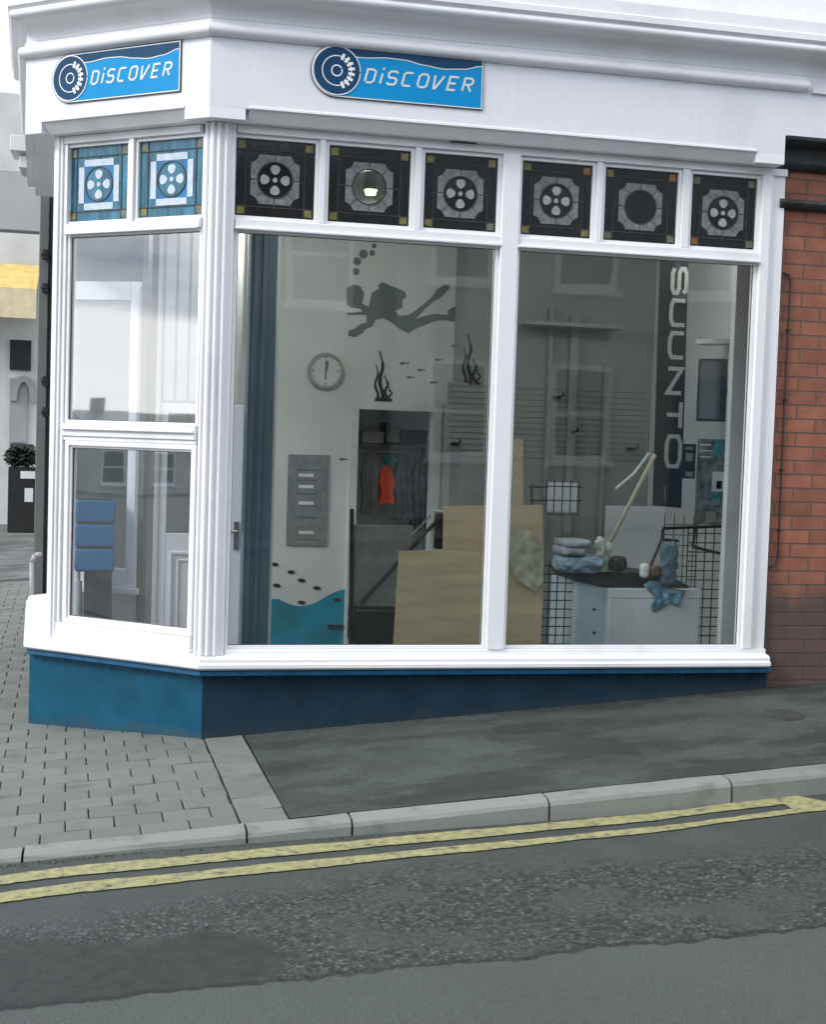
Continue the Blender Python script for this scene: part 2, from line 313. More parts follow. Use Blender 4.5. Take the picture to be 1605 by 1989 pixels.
def yellow_mat():
    m = bpy.data.materials.new('worn_yellow_road_paint'); m.use_nodes = True; t = m.node_tree; n = t.nodes; l = t.links; b = n['Principled BSDF']
    tc = n.new('ShaderNodeTexCoord'); nz = n.new('ShaderNodeTexNoise'); nz.inputs['Scale'].default_value = 26; nz.inputs['Detail'].default_value = 9; nz.inputs['Roughness'].default_value = .7
    l.new(tc.outputs['Object'], nz.inputs['Vector'])
    rp = n.new('ShaderNodeValToRGB'); e = rp.color_ramp.elements; e[0].position = .34; e[0].color = (.06, .065, .055, 1); e[1].position = .44; e[1].color = (.22, .22, .11, 1)
    q = e.new(.62); q.color = (.34, .32, .14, 1); l.new(nz.outputs[0], rp.inputs[0]); l.new(rp.outputs[0], b.inputs['Base Color']); b.inputs['Roughness'].default_value = .75
    bp = n.new('ShaderNodeBump'); bp.inputs['Strength'].default_value = .5; bp.inputs['Distance'].default_value = .004
    vf = n.new('ShaderNodeTexVoronoi'); vf.inputs['Scale'].default_value = 150; l.new(tc.outputs['Object'], vf.inputs['Vector']); l.new(vf.outputs['Distance'], bp.inputs['Height']); l.new(bp.outputs[0], b.inputs['Normal'])
    return m
M['yellow'] = yellow_mat()

# ------------------------------------------------------------------ building helpers
class Fr:
    """a local frame: u along, v up, d outwards"""
    def __init__(s, o, u, v=(0, 0, 1)):
        s.o = Vector(o); s.u = Vector(u).normalized(); s.v = Vector(v).normalized(); s.n = s.u.cross(s.v)
    def p(s, u, v, d=0): return s.o + s.u*u + s.v*v + s.n*d
    def px(s, px, py, d=0):                            # where the sight line of a photo pixel meets this plane
        r = F + CR*(px-PW/2)/CF - CU*(py-PH/2)/CF
        o = s.o + s.n*d; t = (o-CAM).dot(s.n)/r.dot(s.n); q = CAM + r*t - s.o
        return (q.dot(s.u), q.dot(s.v))
PHI = 0.6789
FR = Fr((0, 0, 0), (1, 0, 0))
FL = Fr((0, 0, 0), (math.cos(PHI), -math.sin(PHI), 0))          # u = minus the distance from the corner
def FY(y): return Fr((0, y, 0), (1, 0, 0))

class MB:
    def __init__(s): s.v = []; s.f = []; s.tone = []; s.t = 1.0
    def add(s, vs, fs):
        k = len(s.v); s.v += [Vector(a) for a in vs]
        for f in fs: s.f.append([i+k for i in f]); s.tone.append(s.t)
        return s
    def box(s, fr, u0, u1, v0, v1, d0, d1):
        vs = [fr.p(u, v, d) for d in (d0, d1) for v in (v0, v1) for u in (u0, u1)]
        return s.add(vs, [(0, 1, 3, 2), (4, 6, 7, 5), (0, 4, 5, 1), (2, 3, 7, 6), (0, 2, 6, 4), (1, 5, 7, 3)])
    def prism(s, fr, poly, d0, d1):
        n = len(poly); vs = [fr.p(u, v, d0) for u, v in poly] + [fr.p(u, v, d1) for u, v in poly]
        return s.add(vs, [tuple(range(n))[::-1], tuple(range(n, 2*n))] + [(i, (i+1) % n, n+(i+1) % n, n+i) for i in range(n)])
    def ringp(s, fr, outer, inner, d0, d1):               # a flat ring; outer and inner polygons of equal count
        n = len(outer); vs = [fr.p(u, v, d) for d in (d0, d1) for P in (outer, inner) for u, v in P]; f = []
        for i in range(n):
            j = (i+1) % n
            f += [(2*n+i, 2*n+j, 3*n+j, 3*n+i), (i, n+i, n+j, j), (i, j, 2*n+j, 2*n+i), (n+i, 3*n+i, 3*n+j, n+j)]
        return s.add(vs, f)
    def rect(s, fr, u0, u1, v0, v1, t, d0, d1):           # a rectangular frame of bar width t, inside the given outline
        return s.ringp(fr, [(u0, v0), (u1, v0), (u1, v1), (u0, v1)], [(u0+t, v0+t), (u1-t, v0+t), (u1-t, v1-t), (u0+t, v1-t)], d0, d1)
    def tube(s, a, b, r, n=10, r2=None):
        a = Vector(a); b = Vector(b); ax = (b-a).normalized(); q = ax.orthogonal().normalized(); w_ = ax.cross(q); r2 = r if r2 is None else r2
        vs = [a+(q*math.cos(6.28318*i/n)+w_*math.sin(6.28318*i/n))*r for i in range(n)] + [b+(q*math.cos(6.28318*i/n)+w_*math.sin(6.28318*i/n))*r2 for i in range(n)]
        return s.add(vs, [tuple(range(n))[::-1], tuple(range(n, 2*n))] + [(i, (i+1) % n, n+(i+1) % n, n+i) for i in range(n)])
    def path(s, pts, r, n=8):
        for a, b in zip(pts, pts[1:]): s.tube(a, b, r, n)
        return s
    def disc(s, fr, u, v, r, d0, d1, n=28, ry=None):
        ry = ry or r
        return s.prism(fr, [(u+r*math.cos(6.28318*i/n), v+ry*math.sin(6.28318*i/n)) for i in range(n)], d0, d1)
    def ribbon(s, fr, pts, wd, d0, d1, closed=False):       # a flat stroke of constant width with mitred bends
        n = len(pts); P = [Vector(p).to_2d() if len(p) == 3 else Vector(p) for p in pts]; Ls = []; Rs = []
        for i in range(n):
            a = P[i-1] if (i > 0 or closed) else None; c = P[(i+1) % n] if (i < n-1 or closed) else None
            d1_ = (P[i]-a).normalized() if a is not None else None; d2_ = (c-P[i]).normalized() if c is not None else None
            if d1_ is None: d1_ = d2_
            if d2_ is None: d2_ = d1_
            nn = (Vector((-d1_.y, d1_.x))+Vector((-d2_.y, d2_.x))); nn.normalize()
            k = min(2.0, 1/max(.3, nn.dot(Vector((-d1_.y, d1_.x)))))
            Ls.append(P[i]+nn*wd/2*k); Rs.append(P[i]-nn*wd/2*k)
        rng = range(n if closed else n-1)
        for i in rng:
            j = (i+1) % n; s.prism(fr, [tuple(Ls[i]), tuple(Rs[i]), tuple(Rs[j]), tuple(Ls[j])], d0, d1)
        return s
    def build(s, name, m, parent=None, bevel=0, smooth=False, origin=None):
        o0 = Vector(origin) if origin is not None else (parent.matrix_world.translation.copy() if parent else Vector((0, 0, 0)))
        if parent is not None: o0 = world_loc(parent)
        me = bpy.data.meshes.new(name); me.from_pydata([tuple(v-o0) for v in s.v], [], s.f); me.materials.append(m)
        b = bmesh.new(); b.from_mesh(me); bmesh.ops.recalc_face_normals(b, faces=b.faces)
        b.to_mesh(me); b.free()
        at = me.attributes.new('tone', 'FLOAT_COLOR', 'FACE')
        for i, t_ in enumerate(s.tone): at.data[i].color = (t_, t_, t_, 1)
        if smooth:
            for p in me.polygons: p.use_smooth = True
        o = bpy.data.objects.new(name, me); COL.objects.link(o)
        if parent is not None: o.parent = parent
        else: o.location = o0
        if bevel:
            bv = o.modifiers.new('bevel', 'BEVEL'); bv.width = bevel; bv.segments = 2; bv.limit_method = 'ANGLE'; bv.angle_limit = R(40)
            me.set_sharp_from_angle(angle=R(40)) if hasattr(me, 'set_sharp_from_angle') else None
        return o
def world_loc(o):
    v = Vector((0, 0, 0))
    while o is not None: v += o.location; o = o.parent
    return v
def tag(o, label, cat, group=None, kind=None):
    if label: o['label'] = label
    if cat: o['category'] = cat
    if group: o['group'] = group
    if kind: o['kind'] = kind
    return o
def thing(name, loc, label, cat, group=None):
    o = bpy.data.objects.new(name, None); o.empty_display_size = .1; COL.objects.link(o); o.location = loc
    return tag(o, label, cat, group)
def struct(o): o['kind'] = 'structure'; return o

def offset_path(P, d):
    """offset a plan polyline towards the street (left-hand travel order: back of return, left end, corner, right end)"""
    out = []
    for i in range(len(P)):
        ns = []
        for a, c in ((i-1, i), (i, i+1)):
            if a >= 0 and c < len(P):
                e = (P[c]-P[a]).normalized(); ns.append(Vector((e.y, -e.x)))
        n_ = sum(ns, Vector((0, 0))).normalized(); k = 1/max(.3, n_.dot(ns[0])); out.append(P[i]+n_*d*k)
    return out
def sweep(mb, P, prof, closed=True, caps=True):
    cols = []
    for d, z in prof: cols.append([Vector((q.x, q.y, z)) for q in offset_path(P, d)])
    n = len(P); k = len(prof); vs = [cols[j][i] for i in range(n) for j in range(k)]; f = []
    for i in range(n-1):
        for j in range(k if closed else k-1):
            j2 = (j+1) % k; f.append((i*k+j, i*k+j2, (i+1)*k+j2, (i+1)*k+j))
    if caps and closed: f += [tuple(range(k)), tuple(range((n-1)*k, n*k))]
    return mb.add(vs, f)
def plan(s_left, x_right, ret=1.9):
    p1 = Vector((-math.cos(PHI)*s_left, math.sin(PHI)*s_left)); p0 = p1+Vector((-math.sin(R(3.4)), math.cos(R(3.4))))*ret
    return [p0, p1, Vector((0, 0)), Vector((x_right, 0))]

# ------------------------------------------------------------------ ground, road, pavement
def zg(x): return .075*max(-14, min(14, x))
def zr(x): return zg(x) - min(.10, max(.03, .047+.03*x))
def grid(xs, ys, zf):
    mb = MB(); vs = [Vector((x, y, zf(x, y))) for y in ys for x in xs]; nx = len(xs)
    return mb.add(vs, [(j*nx+i, j*nx+i+1, (j+1)*nx+i+1, (j+1)*nx+i) for j in range(len(ys)-1) for i in range(nx-1)])
XS = [-400, -14, -8, -5, -3, -2, -1.2, -.567, -.3, 0, .4, .8, 1.2, 1.77, 2.4, 3, 4, 6, 9, 14, 400]
struct(grid(XS, [-400, -14, -11, -1.66, .3, .6, 3, 8, 8.4, 20, 60, 400], lambda x, y: -.8 if .6 <= y <= 8 and -.3 <= x <= 6 else zr(x)-.03).build('ground', M['ground']))
struct(grid(XS, [-10.5, -7, -4, -3, -1.745], lambda x, y: zr(x)).build('road', M['road']))
struct(grid([x for x in XS if x > .22 and x < 30] , [-1.62, -1.0, .06], lambda x, y: zg(x)).build('asphalt_pavement', M['pavement']))
pv = MB(); pv.add([(.262, -1.62, zg(.262)), (.4, -1.62, zg(.4)), (.4, .06, zg(.4)), (.21, .06, zg(.21))], [(0, 1, 2, 3)])
struct(pv.build('asphalt_pavement_edge', M['pavement']))
struct(grid([x for x in XS if abs(x) < 30], [-13, -10.5], lambda x, y: zr(x)+.1).build('far_pavement', M['ground']))

pb = MB()                                                       # bed of jointing sand under the block paving
for j in range(1): pb.add([(-14, -1.64, zg(-14)-.014), (.262, -1.64, zg(.262)-.014), (.20, .2, zg(.2)-.014), (-.15, .25, zg(-.15)-.014), (-.84, .85, zg(-.84)-.014), (-.90, 9, zg(-.9)-.014), (-14, 9, zg(-14)-.014)], [(0, 1, 2, 3, 4, 5, 6)])
M['sand'] = mat('dark_jointing_sand', (.045, .048, .042), .9, .2, 20)
struct(pb.build('paving_bed', M['sand']))
blk = MB()
def block(x0, x1, y0, y1, shear=0.0):
    g = .0028; dz = random.gauss(0, .0008); tx = random.gauss(0, .0012); b_ = .004
    blk.t = random.uniform(.88, 1.08)
    def P(x, y, h): return Vector((x+shear*(y+.9), y, zg(x)+dz+h+tx*(1 if x > (x0+x1)/2 else -1)))
    c = [(x0+g, y0+g), (x1-g, y0+g), (x1-g, y1-g), (x0+g, y1-g)]; t_ = [(x0+g+b_, y0+g+b_), (x1-g-b_, y0+g+b_), (x1-g-b_, y1-g-b_), (x0+g+b_, y1-g-b_)]
    vs = [P(x, y, -.012) for x, y in c]+[P(x, y, -.003) for x, y in c]+[P(x, y, 0) for x, y in t_]
    f = [(8, 9, 10, 11)]
    for i in range(4):
        j = (i+1) % 4; f += [(i, j, 4+j, 4+i), (4+i, 4+j, 8+j, 8+i)]
    blk.add(vs, f)
row = 0; y = -1.635
while y < 8.2:
    dy = .158; x = .034 - (.1 if row % 2 else 0) - random.uniform(0, .006)
    if row % 2: block(x+.0, .034, y, y+dy, -.036) if y < .1 else None
    if y > -.15: x -= 0
    while x > -5.0:
        if not (y > .15 and x > max(-1.24*y, -.95)+.3): block(x-.2, x, y, y+dy, -.036 if x > -.9 else -.036)
        x -= .2+random.uniform(-.001, .001)
    y += dy; row += 1
y = -1.635
while y < .02:
    block(.038, .238, y, min(y+.2, .04), -.036); y += .2
struct(blk.build('block_paving', M['paver']))

kb = MB()                                                        # kerb stones with joints
edges = [-6.3, -5.4, -4.4, -3.5, -2.6, -1.7, -.80, .075, .506, 1.353, 2.187, 3.05, 3.95, 4.85, 5.75, 6.65]
for a, c in zip(edges, edges[1:]):
    kb.t = random.uniform(.9, 1.08); g = .005; nseg = 5
    xs = [a+g+(c-a-2*g)*i/nseg for i in range(nseg+1)]
    prof = lambda x: [(-1.632, -.2), (-1.632, 0), (-1.640, .002), (-1.712-.0, .0), (-1.734, -.010), (-1.744, -.026), (-1.752, -.2)]
    vs = []; k = 7
    for x in xs:
        for (yy, zz) in prof(x): vs.append(Vector((x, yy+random.gauss(0, .0012), zg(x)+zz+(random.gauss(0, .0012) if zz > -.1 else 0))))
    f = [(i*k+j, i*k+j+1, (i+1)*k+j+1, (i+1)*k+j) for i in range(nseg) for j in range(k-1)] + [tuple(range(k)), tuple(range(nseg*k, nseg*k+k))]
    kb.add(vs, f)
struct(kb.build('kerb', M['kerb']))

def yline(ya, yb, x0, x1, n=60, w_=.0):
    mb = MB(); xs = [x0+(x1-x0)*i/n for i in range(n+1)]
    def e(y, x, k): return y + .004*math.sin(x*9+k)+random.gauss(0, .0022)
    vs = [];
    for x in xs: vs += [Vector((x, e(ya(x), x, 0), zr(x)+.005)), Vector((x, e(yb(x), x, 2), zr(x)+.005))]
    return mb.add(vs, [(2*i, 2*i+2, 2*i+3, 2*i+1) for i in range(n)])
cl_ = lambda x: max(-2, min(3, x))
ym = yline(lambda x: -1.845+.043*cl_(x), lambda x: -1.955+.050*cl_(x), -6, 2.385, 300)
y2 = yline(lambda x: -2.040+.050*cl_(x), lambda x: -2.140+.070*cl_(x), -6, 2.385, 300); ym.add(y2.v, y2.f)
ym.add([(2.386, -1.742, zr(2.386)+.005), (2.50, -1.745, zr(2.5)+.005), (2.61, -1.93, zr(2.61)+.005), (2.53, -1.985, zr(2.53)+.005), (2.386, -1.974, zr(2.386)+.005)], [(0, 1, 2, 3, 4)])
struct(ym.build('double_yellow_line', M['yellow']))

gr = MB()                                                        # loose grit in the worn road surface and along the gutter
def stone(x, y, r):
    gr.t = random.choice((.12, .15, .2, .3, .42, .6)); z = zr(x)+r*.25
    vs = [Vector((x+random.uniform(.7, 1.3)*r*a, y+random.uniform(.7, 1.3)*r*b_, z+random.uniform(.5, 1)*r*c*.8)) for a, b_, c in ((1, 0, 0), (-1, 0, 0), (0, 1, 0), (0, -1, 0), (0, 0, 1), (0, 0, -1))]
    gr.add(vs, [(0, 2, 4), (2, 1, 4), (1, 3, 4), (3, 0, 4), (2, 0, 5), (1, 2, 5), (3, 1, 5), (0, 3, 5)])
for _ in range(4200):
    x = random.uniform(-1.4, 2.8); y = random.uniform(-3.12, -2.12)
    if x < .08 and y < -2.6: continue
    if noise.noise(Vector((x*1.6, y*2.6, 3))) < -.05: continue
    if y > -2.2-.24*abs(x-.95)+.1*noise.noise(Vector((x*3, y*3, 1))): continue
    stone(x, y, random.uniform(.0022, .0062))
for _ in range(700):
    x = random.uniform(-1.6, -.45) if random.random() < .5 else random.uniform(-1.6, 3.0); stone(x, -1.757-abs(random.gauss(0, .02)), random.uniform(.002, .006))
for _ in range(420):
    x = random.uniform(.3, 3.2); y = -.035-abs(random.gauss(0, .03)); n0 = len(gr.v); stone(x, y, random.uniform(.0018, .006))
    for v_ in gr.v[n0:]: v_.z += zg(x)-zr(x)
for _ in range(260):
    x = random.uniform(-1.0, .1); y = -.81*x-.05-abs(random.gauss(0, .02)); n0 = len(gr.v); stone(x, y, random.uniform(.0015, .0045))
    for v_ in gr.v[n0:]: v_.z += zg(x)-zr(x)
for _ in range(260):
    x = random.uniform(.3, 3.0); y = random.uniform(-1.6, -.1); n0 = len(gr.v); stone(x, y, random.uniform(.0015, .004))
    for v_ in gr.v[n0:]: v_.z += zg(x)-zr(x)
tag(gr.build('road_grit', M['grit']), 'loose grit and small stones lying in the worn road surface', 'grit', kind='stuff')

# ------------------------------------------------------------------ the corner shop
shop = thing('shop_building', (0, 0, 0), 'white corner shop with big bay windows, white fascia and dark blue plinth', 'building')
XR = 3.20
PL = plan(1.165, XR+.02)
pm = MB(); pts = offset_path(PL, .03)
def wallstrip(a, c, z0, z1, th, mb):
    a = Vector(a); c = Vector(c); e = (c-a).normalized(); n_ = Vector((-e.y, e.x))*th
    mb.add([(a.x, a.y, z0), (c.x, c.y, z0), (c.x+n_.x, c.y+n_.y, z0), (a.x+n_.x, a.y+n_.y, z0), (a.x, a.y, z1), (c.x, c.y, z1), (c.x+n_.x, c.y+n_.y, z1), (a.x+n_.x, a.y+n_.y, z1)],
           [(0, 1, 2, 3), (4, 5, 6, 7), (0, 1, 5, 4), (1, 2, 6, 5), (2, 3, 7, 6), (3, 0, 4, 7)])
wallstrip(pts[0], pts[1], -.3, .345, .12, pm); wallstrip(pts[1]+Vector((.001, 0)), pts[2], -.3, .345, .12, pm)
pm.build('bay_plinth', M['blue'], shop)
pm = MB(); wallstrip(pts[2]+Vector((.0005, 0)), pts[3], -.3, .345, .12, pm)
o = pm.build('front_plinth', M['navy'], shop); o['label'] = 'dark navy plinth with splash dirt, below the long window'
mb = MB(); sweep(mb, plan(1.115, XR+.02), [(-.06, .340), (.078, .340), (.086, .345), (.086, .366), (.06, .3735), (-.06, .3735)]); mb.build('plinth_ledge', M['blue_ledge'], shop)
mb = MB(); sweep(mb, plan(1.10, XR), [(-.10, .374), (.095, .374), (.112, .386), (.112, .404), (.098, .412), (.098, .430), (.08, .442), (-.10, .462)]); mb.build('window_sill', M['white'], shop)
# fascia with a stopped chamfer along its lower edge
PF = plan(1.10, 3.1195)
mb = MB(); sweep(mb, PF, [(.0, 3.262), (.15, 3.262), (.15, 3.99), (0, 3.99)]); mb.build('fascia', M['white_wall'], shop)
mb = MB()
PFm = plan(1.10, 3.1195)
# soffit strip and the square stops at both sides of each chamfer
sweep(mb, PFm, [(-.12, 3.205), (.098, 3.205), (.098, 3.2615), (-.12, 3.2615)])
def stop(fr, u0, u1):
    mb.box(fr, u0, u1, 3.205, 3.2617, .0985, .1497)
mb.build('fascia_soffit', M['white'], shop, .002)
mb = MB()
def along(s_): return Vector((-math.cos(PHI)*s_, math.sin(PHI)*s_))
SP = [(.0985, 3.205), (.1497, 3.205), (.1497, 3.2617), (.0985, 3.2617)]
sweep(mb, [along(.10), Vector((0, 0)), Vector((.13, 0))], SP)
q_ = plan(1.10, 1, .6); sweep(mb, [q_[0], q_[1], along(1.05)], SP)
stop(FR, 2.95, 3.12)
def chamfer(fr, u0, u1):
    prof = [(.0988, 3.206), (.1485, 3.2615), (.0988, 3.2615)]
    vs = [fr.p(u, z, d) for u in (u0, u1) for d, z in prof]; mb.add(vs, [(0, 1, 2), (3, 4, 5), (0, 1, 4, 3), (1, 2, 5, 4), (2, 0, 3, 5)])
    vs = [fr.p(u, z, d) for u in (u0, u1) for d, z in ((.150, 3.258), (.158, 3.262), (.158, 3.272), (.1502, 3.277))]
    mb.add(vs, [(0, 1, 2, 3), (4, 5, 6, 7), (0, 1, 5, 4), (1, 2, 6, 5), (2, 3, 7, 6)])
chamfer(FR, .15, 2.949); chamfer(FL, -1.049, -.101)
mb.build('fascia_lower_moulding', M['white'], shop)
# upper bead, cove and cornice
def arc(c0, c1, r, a0, a1, n=7): return [(c0+r*math.cos(R(a0+(a1-a0)*i/n)), c1+r*math.sin(R(a0+(a1-a0)*i/n))) for i in range(n+1)]
mb = MB(); sweep(mb, plan(1.10, 3.235), [(.149, 3.607), (.162, 3.607)]+arc(.164, 3.640, .030, -75, 88, 9)+[(.158, 3.676), (.158, 3.692), (.149, 3.696)])
mb.build('fascia_bead', M['white'], shop)
PC = plan(1.03, 5.4, 1.2)
cove = [(.1, 3.699), (.153, 3.699)] + [(.153+.105*(1-math.cos(R(a))), 3.70+.085*math.sin(R(a))) for a in range(0, 91, 10)] + [(.262, 3.788)] + arc(.268, 3.812, .024, -70, 60, 6) + [(.292, 3.842), (.300, 3.848), (.300, 3.880), (.288, 3.888), (.288, 3.95), (.1, 3.99)]
mb = MB(); sweep(mb, PC, cove); mb.build('cornice', M['white'], shop)
mb = MB(); mb.box(FR, 3.262, 4.6, 3.605, 3.63, .149, .17); mb.box(FR, 3.12, 4.6, 3.366, 3.99, .0, .150); mb.build('side_fascia', M['white_wall'], shop)
mb = MB()
ps = offset_path(PC, 0.0)
for a, c in zip(ps, ps[1:]): wallstrip(a, c, 3.991, 7.2, .2, mb)
mb.build('upper_wall', M['white_wall'], shop)
mb = MB(); mb.prism(Fr((0, 0, 7.2), (1, 0, 0), (0, 1, 0)), [(-1.3, 2.6), (-.95, .6), (0, -.3), (5.5, -.3), (5.5, 8), (-1.3, 8)], 0, .15); mb.build('roof', M['slate'], shop)

# window openings (x0, x1, z0, z1 of the visible glass)
ZT0, ZT1 = 2.745, 3.143
RP = [(.096, .512), (.585, 1.025), (1.102, 1.508), (1.645, 2.048), (2.122, 2.552), (2.635, 3.030)]
LP_ = [(-.490, -.071), (-.975, -.560)]
BIG = [(.098, 1.508), (1.645, 3.029)]
fm = MB()
FD = .045
# right face: sill rail, transom, head, mullions
fm.box(FR, .098, XR, .440, .474, -.03, FD); fm.box(FR, .098, XR, 3.163, 3.2035, -.03, FD)
fm.box(FR, 1.528, 1.625, .4745, 3.1625, -.03, FD+.010); fm.box(FR, 3.049, 3.105, .4745, 3.1625, -.03, FD+.004)
for a, c in ((.0985, 1.5275), (1.6255, 3.0485)): fm.box(FR, a, c, 2.677, 2.725, -.03, FD)
for a, c in ((.532, .565), (1.045, 1.082), (2.068, 2.102), (2.572, 2.615)): fm.box(FR, a, c, 2.7255, 3.1625, -.03, FD-.004)
for a, c in ((.0985, 1.5275), (1.6255, 3.0485)): fm.prism(Fr((a, 0, 0), (0, -1, 0)), [(FD, 2.665), (FD+.022, 2.671), (FD+.022, 2.680), (FD, 2.690)], 0, c-a) if False else fm.box(FR, a, c, 2.668, 2.682, FD+.0005, FD+.016)
# left face
fm.box(FL, -.985, -.075, 3.163, 3.2035, -.03, FD); fm.box(FL, -.985, -.068, .4715, .5325, -.03, FD); fm.box(FL, -.985, -.062, .441, .471, -.03, FD+.012)
fm.box(FL, -.961, -.071, 2.677, 2.725, -.03, FD); fm.box(FL, -.542, -.508, 2.7255, 3.1625, -.03, FD-.004)
fm.box(FL, -.961, -.071, 2.668, 2.682, FD+.0005, FD+.016)
fm.box(FL, -.961, -.071, 1.570, 1.640, -.03, FD-.002); fm.box(FL, -.961, -.071, 1.606, 1.622, FD-.0015, FD+.016); fm.box(FL, -.961, -.071, 1.546, 1.5695, -.03, FD-.012)
fm.build('window_frame', M['white'], shop, .0035)
fm = MB()                                                            # beads round every pane
for a, c in RP: fm.rect(FR, a-.0195, c+.0195, ZT0-.0195, ZT1+.0195, .0195, -.02, .024)
for a, c in BIG: fm.rect(FR, a-.0195 if a > 1 else a+.0, c+.0195, .4945-.0195, 2.657+.0195, .0195, -.02, .024)
for a, c in LP_: fm.rect(FL, a-.0175, c+.0175, ZT0-.0195, ZT1+.0195, .0175, -.02, .024)
fm.rect(FL, -.9605, -.0615, 1.6415, 2.6765, .018, -.02, .026)
fm.build('glazing_bead', M['white'], shop, .0025)
sa = MB(); sa.rect(FL, -.945, -.066, .534, 1.545, .026, -.02, .036); sa.rect(FL, -.9189, -.0921, .5601, 1.5189, .012, -.02, .022)
sa.build('lower_sash', M['white'], shop, .003)
# posts
def post(fr, u0, u1, z0, z1, d):
    pm = MB(); pm.box(fr, u0, u1, z0, z1, -.05, d); return pm
cp = MB(); cpts = [(-.062, -.010), (-.035, -.05), (-.015, -.062), (.03, -.064), (.075, -.052), (.097, -.03), (.097, .06), (.04, .09), (-.03, .09), (-.06, .06)]
cp.add([(x, y, z) for z in (.4445, 3.2045) for x, y in cpts], [tuple(range(10)), tuple(range(10, 20))]+[(i, (i+1) % 10, 10+(i+1) % 10, 10+i) for i in range(10)])
for x, y, r in ((-.052, -.033, .011), (-.024, -.061, .011), (.008, -.066, .012), (.045, -.063, .011), (.083, -.045, .011)): cp.tube((x, y, .446), (x, y, 3.204), r, 12)
cp.build('corner_post', M['white'], shop, .003)
lp = MB(); lp.box(FL, -1.046, -.9855, .4445, 3.2045, -.06, .050); lp.box(FL, -1.028, -1.003, .4446, 3.2044, .0505, .060); lp.box(FL, -.985, -.962, .533, 3.1625, -.05, .038)
lp.build('bay_end_post', M['white'], shop, .003)
rp_ = MB(); rp_.box(FR, 3.1055, XR-.004, .4745, 3.2, -.06, .028); rp_.box(FR, 3.107, 3.122, .475, 3.162, .0285, .040)
rp_.build('end_board', M['white'], shop, .002)
# panes
def pane(fr, u0, u1, v0, v1, m_, d=.004, name='window_pane'):
    g = MB(); g.add([fr.p(u0, v0, d), fr.p(u1, v0, d), fr.p(u1, v1, d), fr.p(u0, v1, d)], [(0, 1, 2, 3)]); return g.build(name, m_, shop)
for a, c in BIG: pane(FR, a-.01, c+.01, .485, 2.667, M['glass'])
pane(FL, -.95, -.064, 1.651, 2.667, M['glass_left']); pane(FL, -.915, -.095, .565, 1.515, M['glass_left'])

gk = MB()
for a, c in BIG: gk.rect(FR, a-.0002 if a > 1 else a+.019, c+.0002, .4943, 2.6572, .0035, .0045, .012)
gk.rect(FL, -.943, -.079, 1.659, 2.659, .0035, .0045, .012); gk.rect(FL, -.9072, -.1038, .5718, 1.5072, .0035, .0045, .012)
gk.build('glazing_gasket', M['black'], shop)

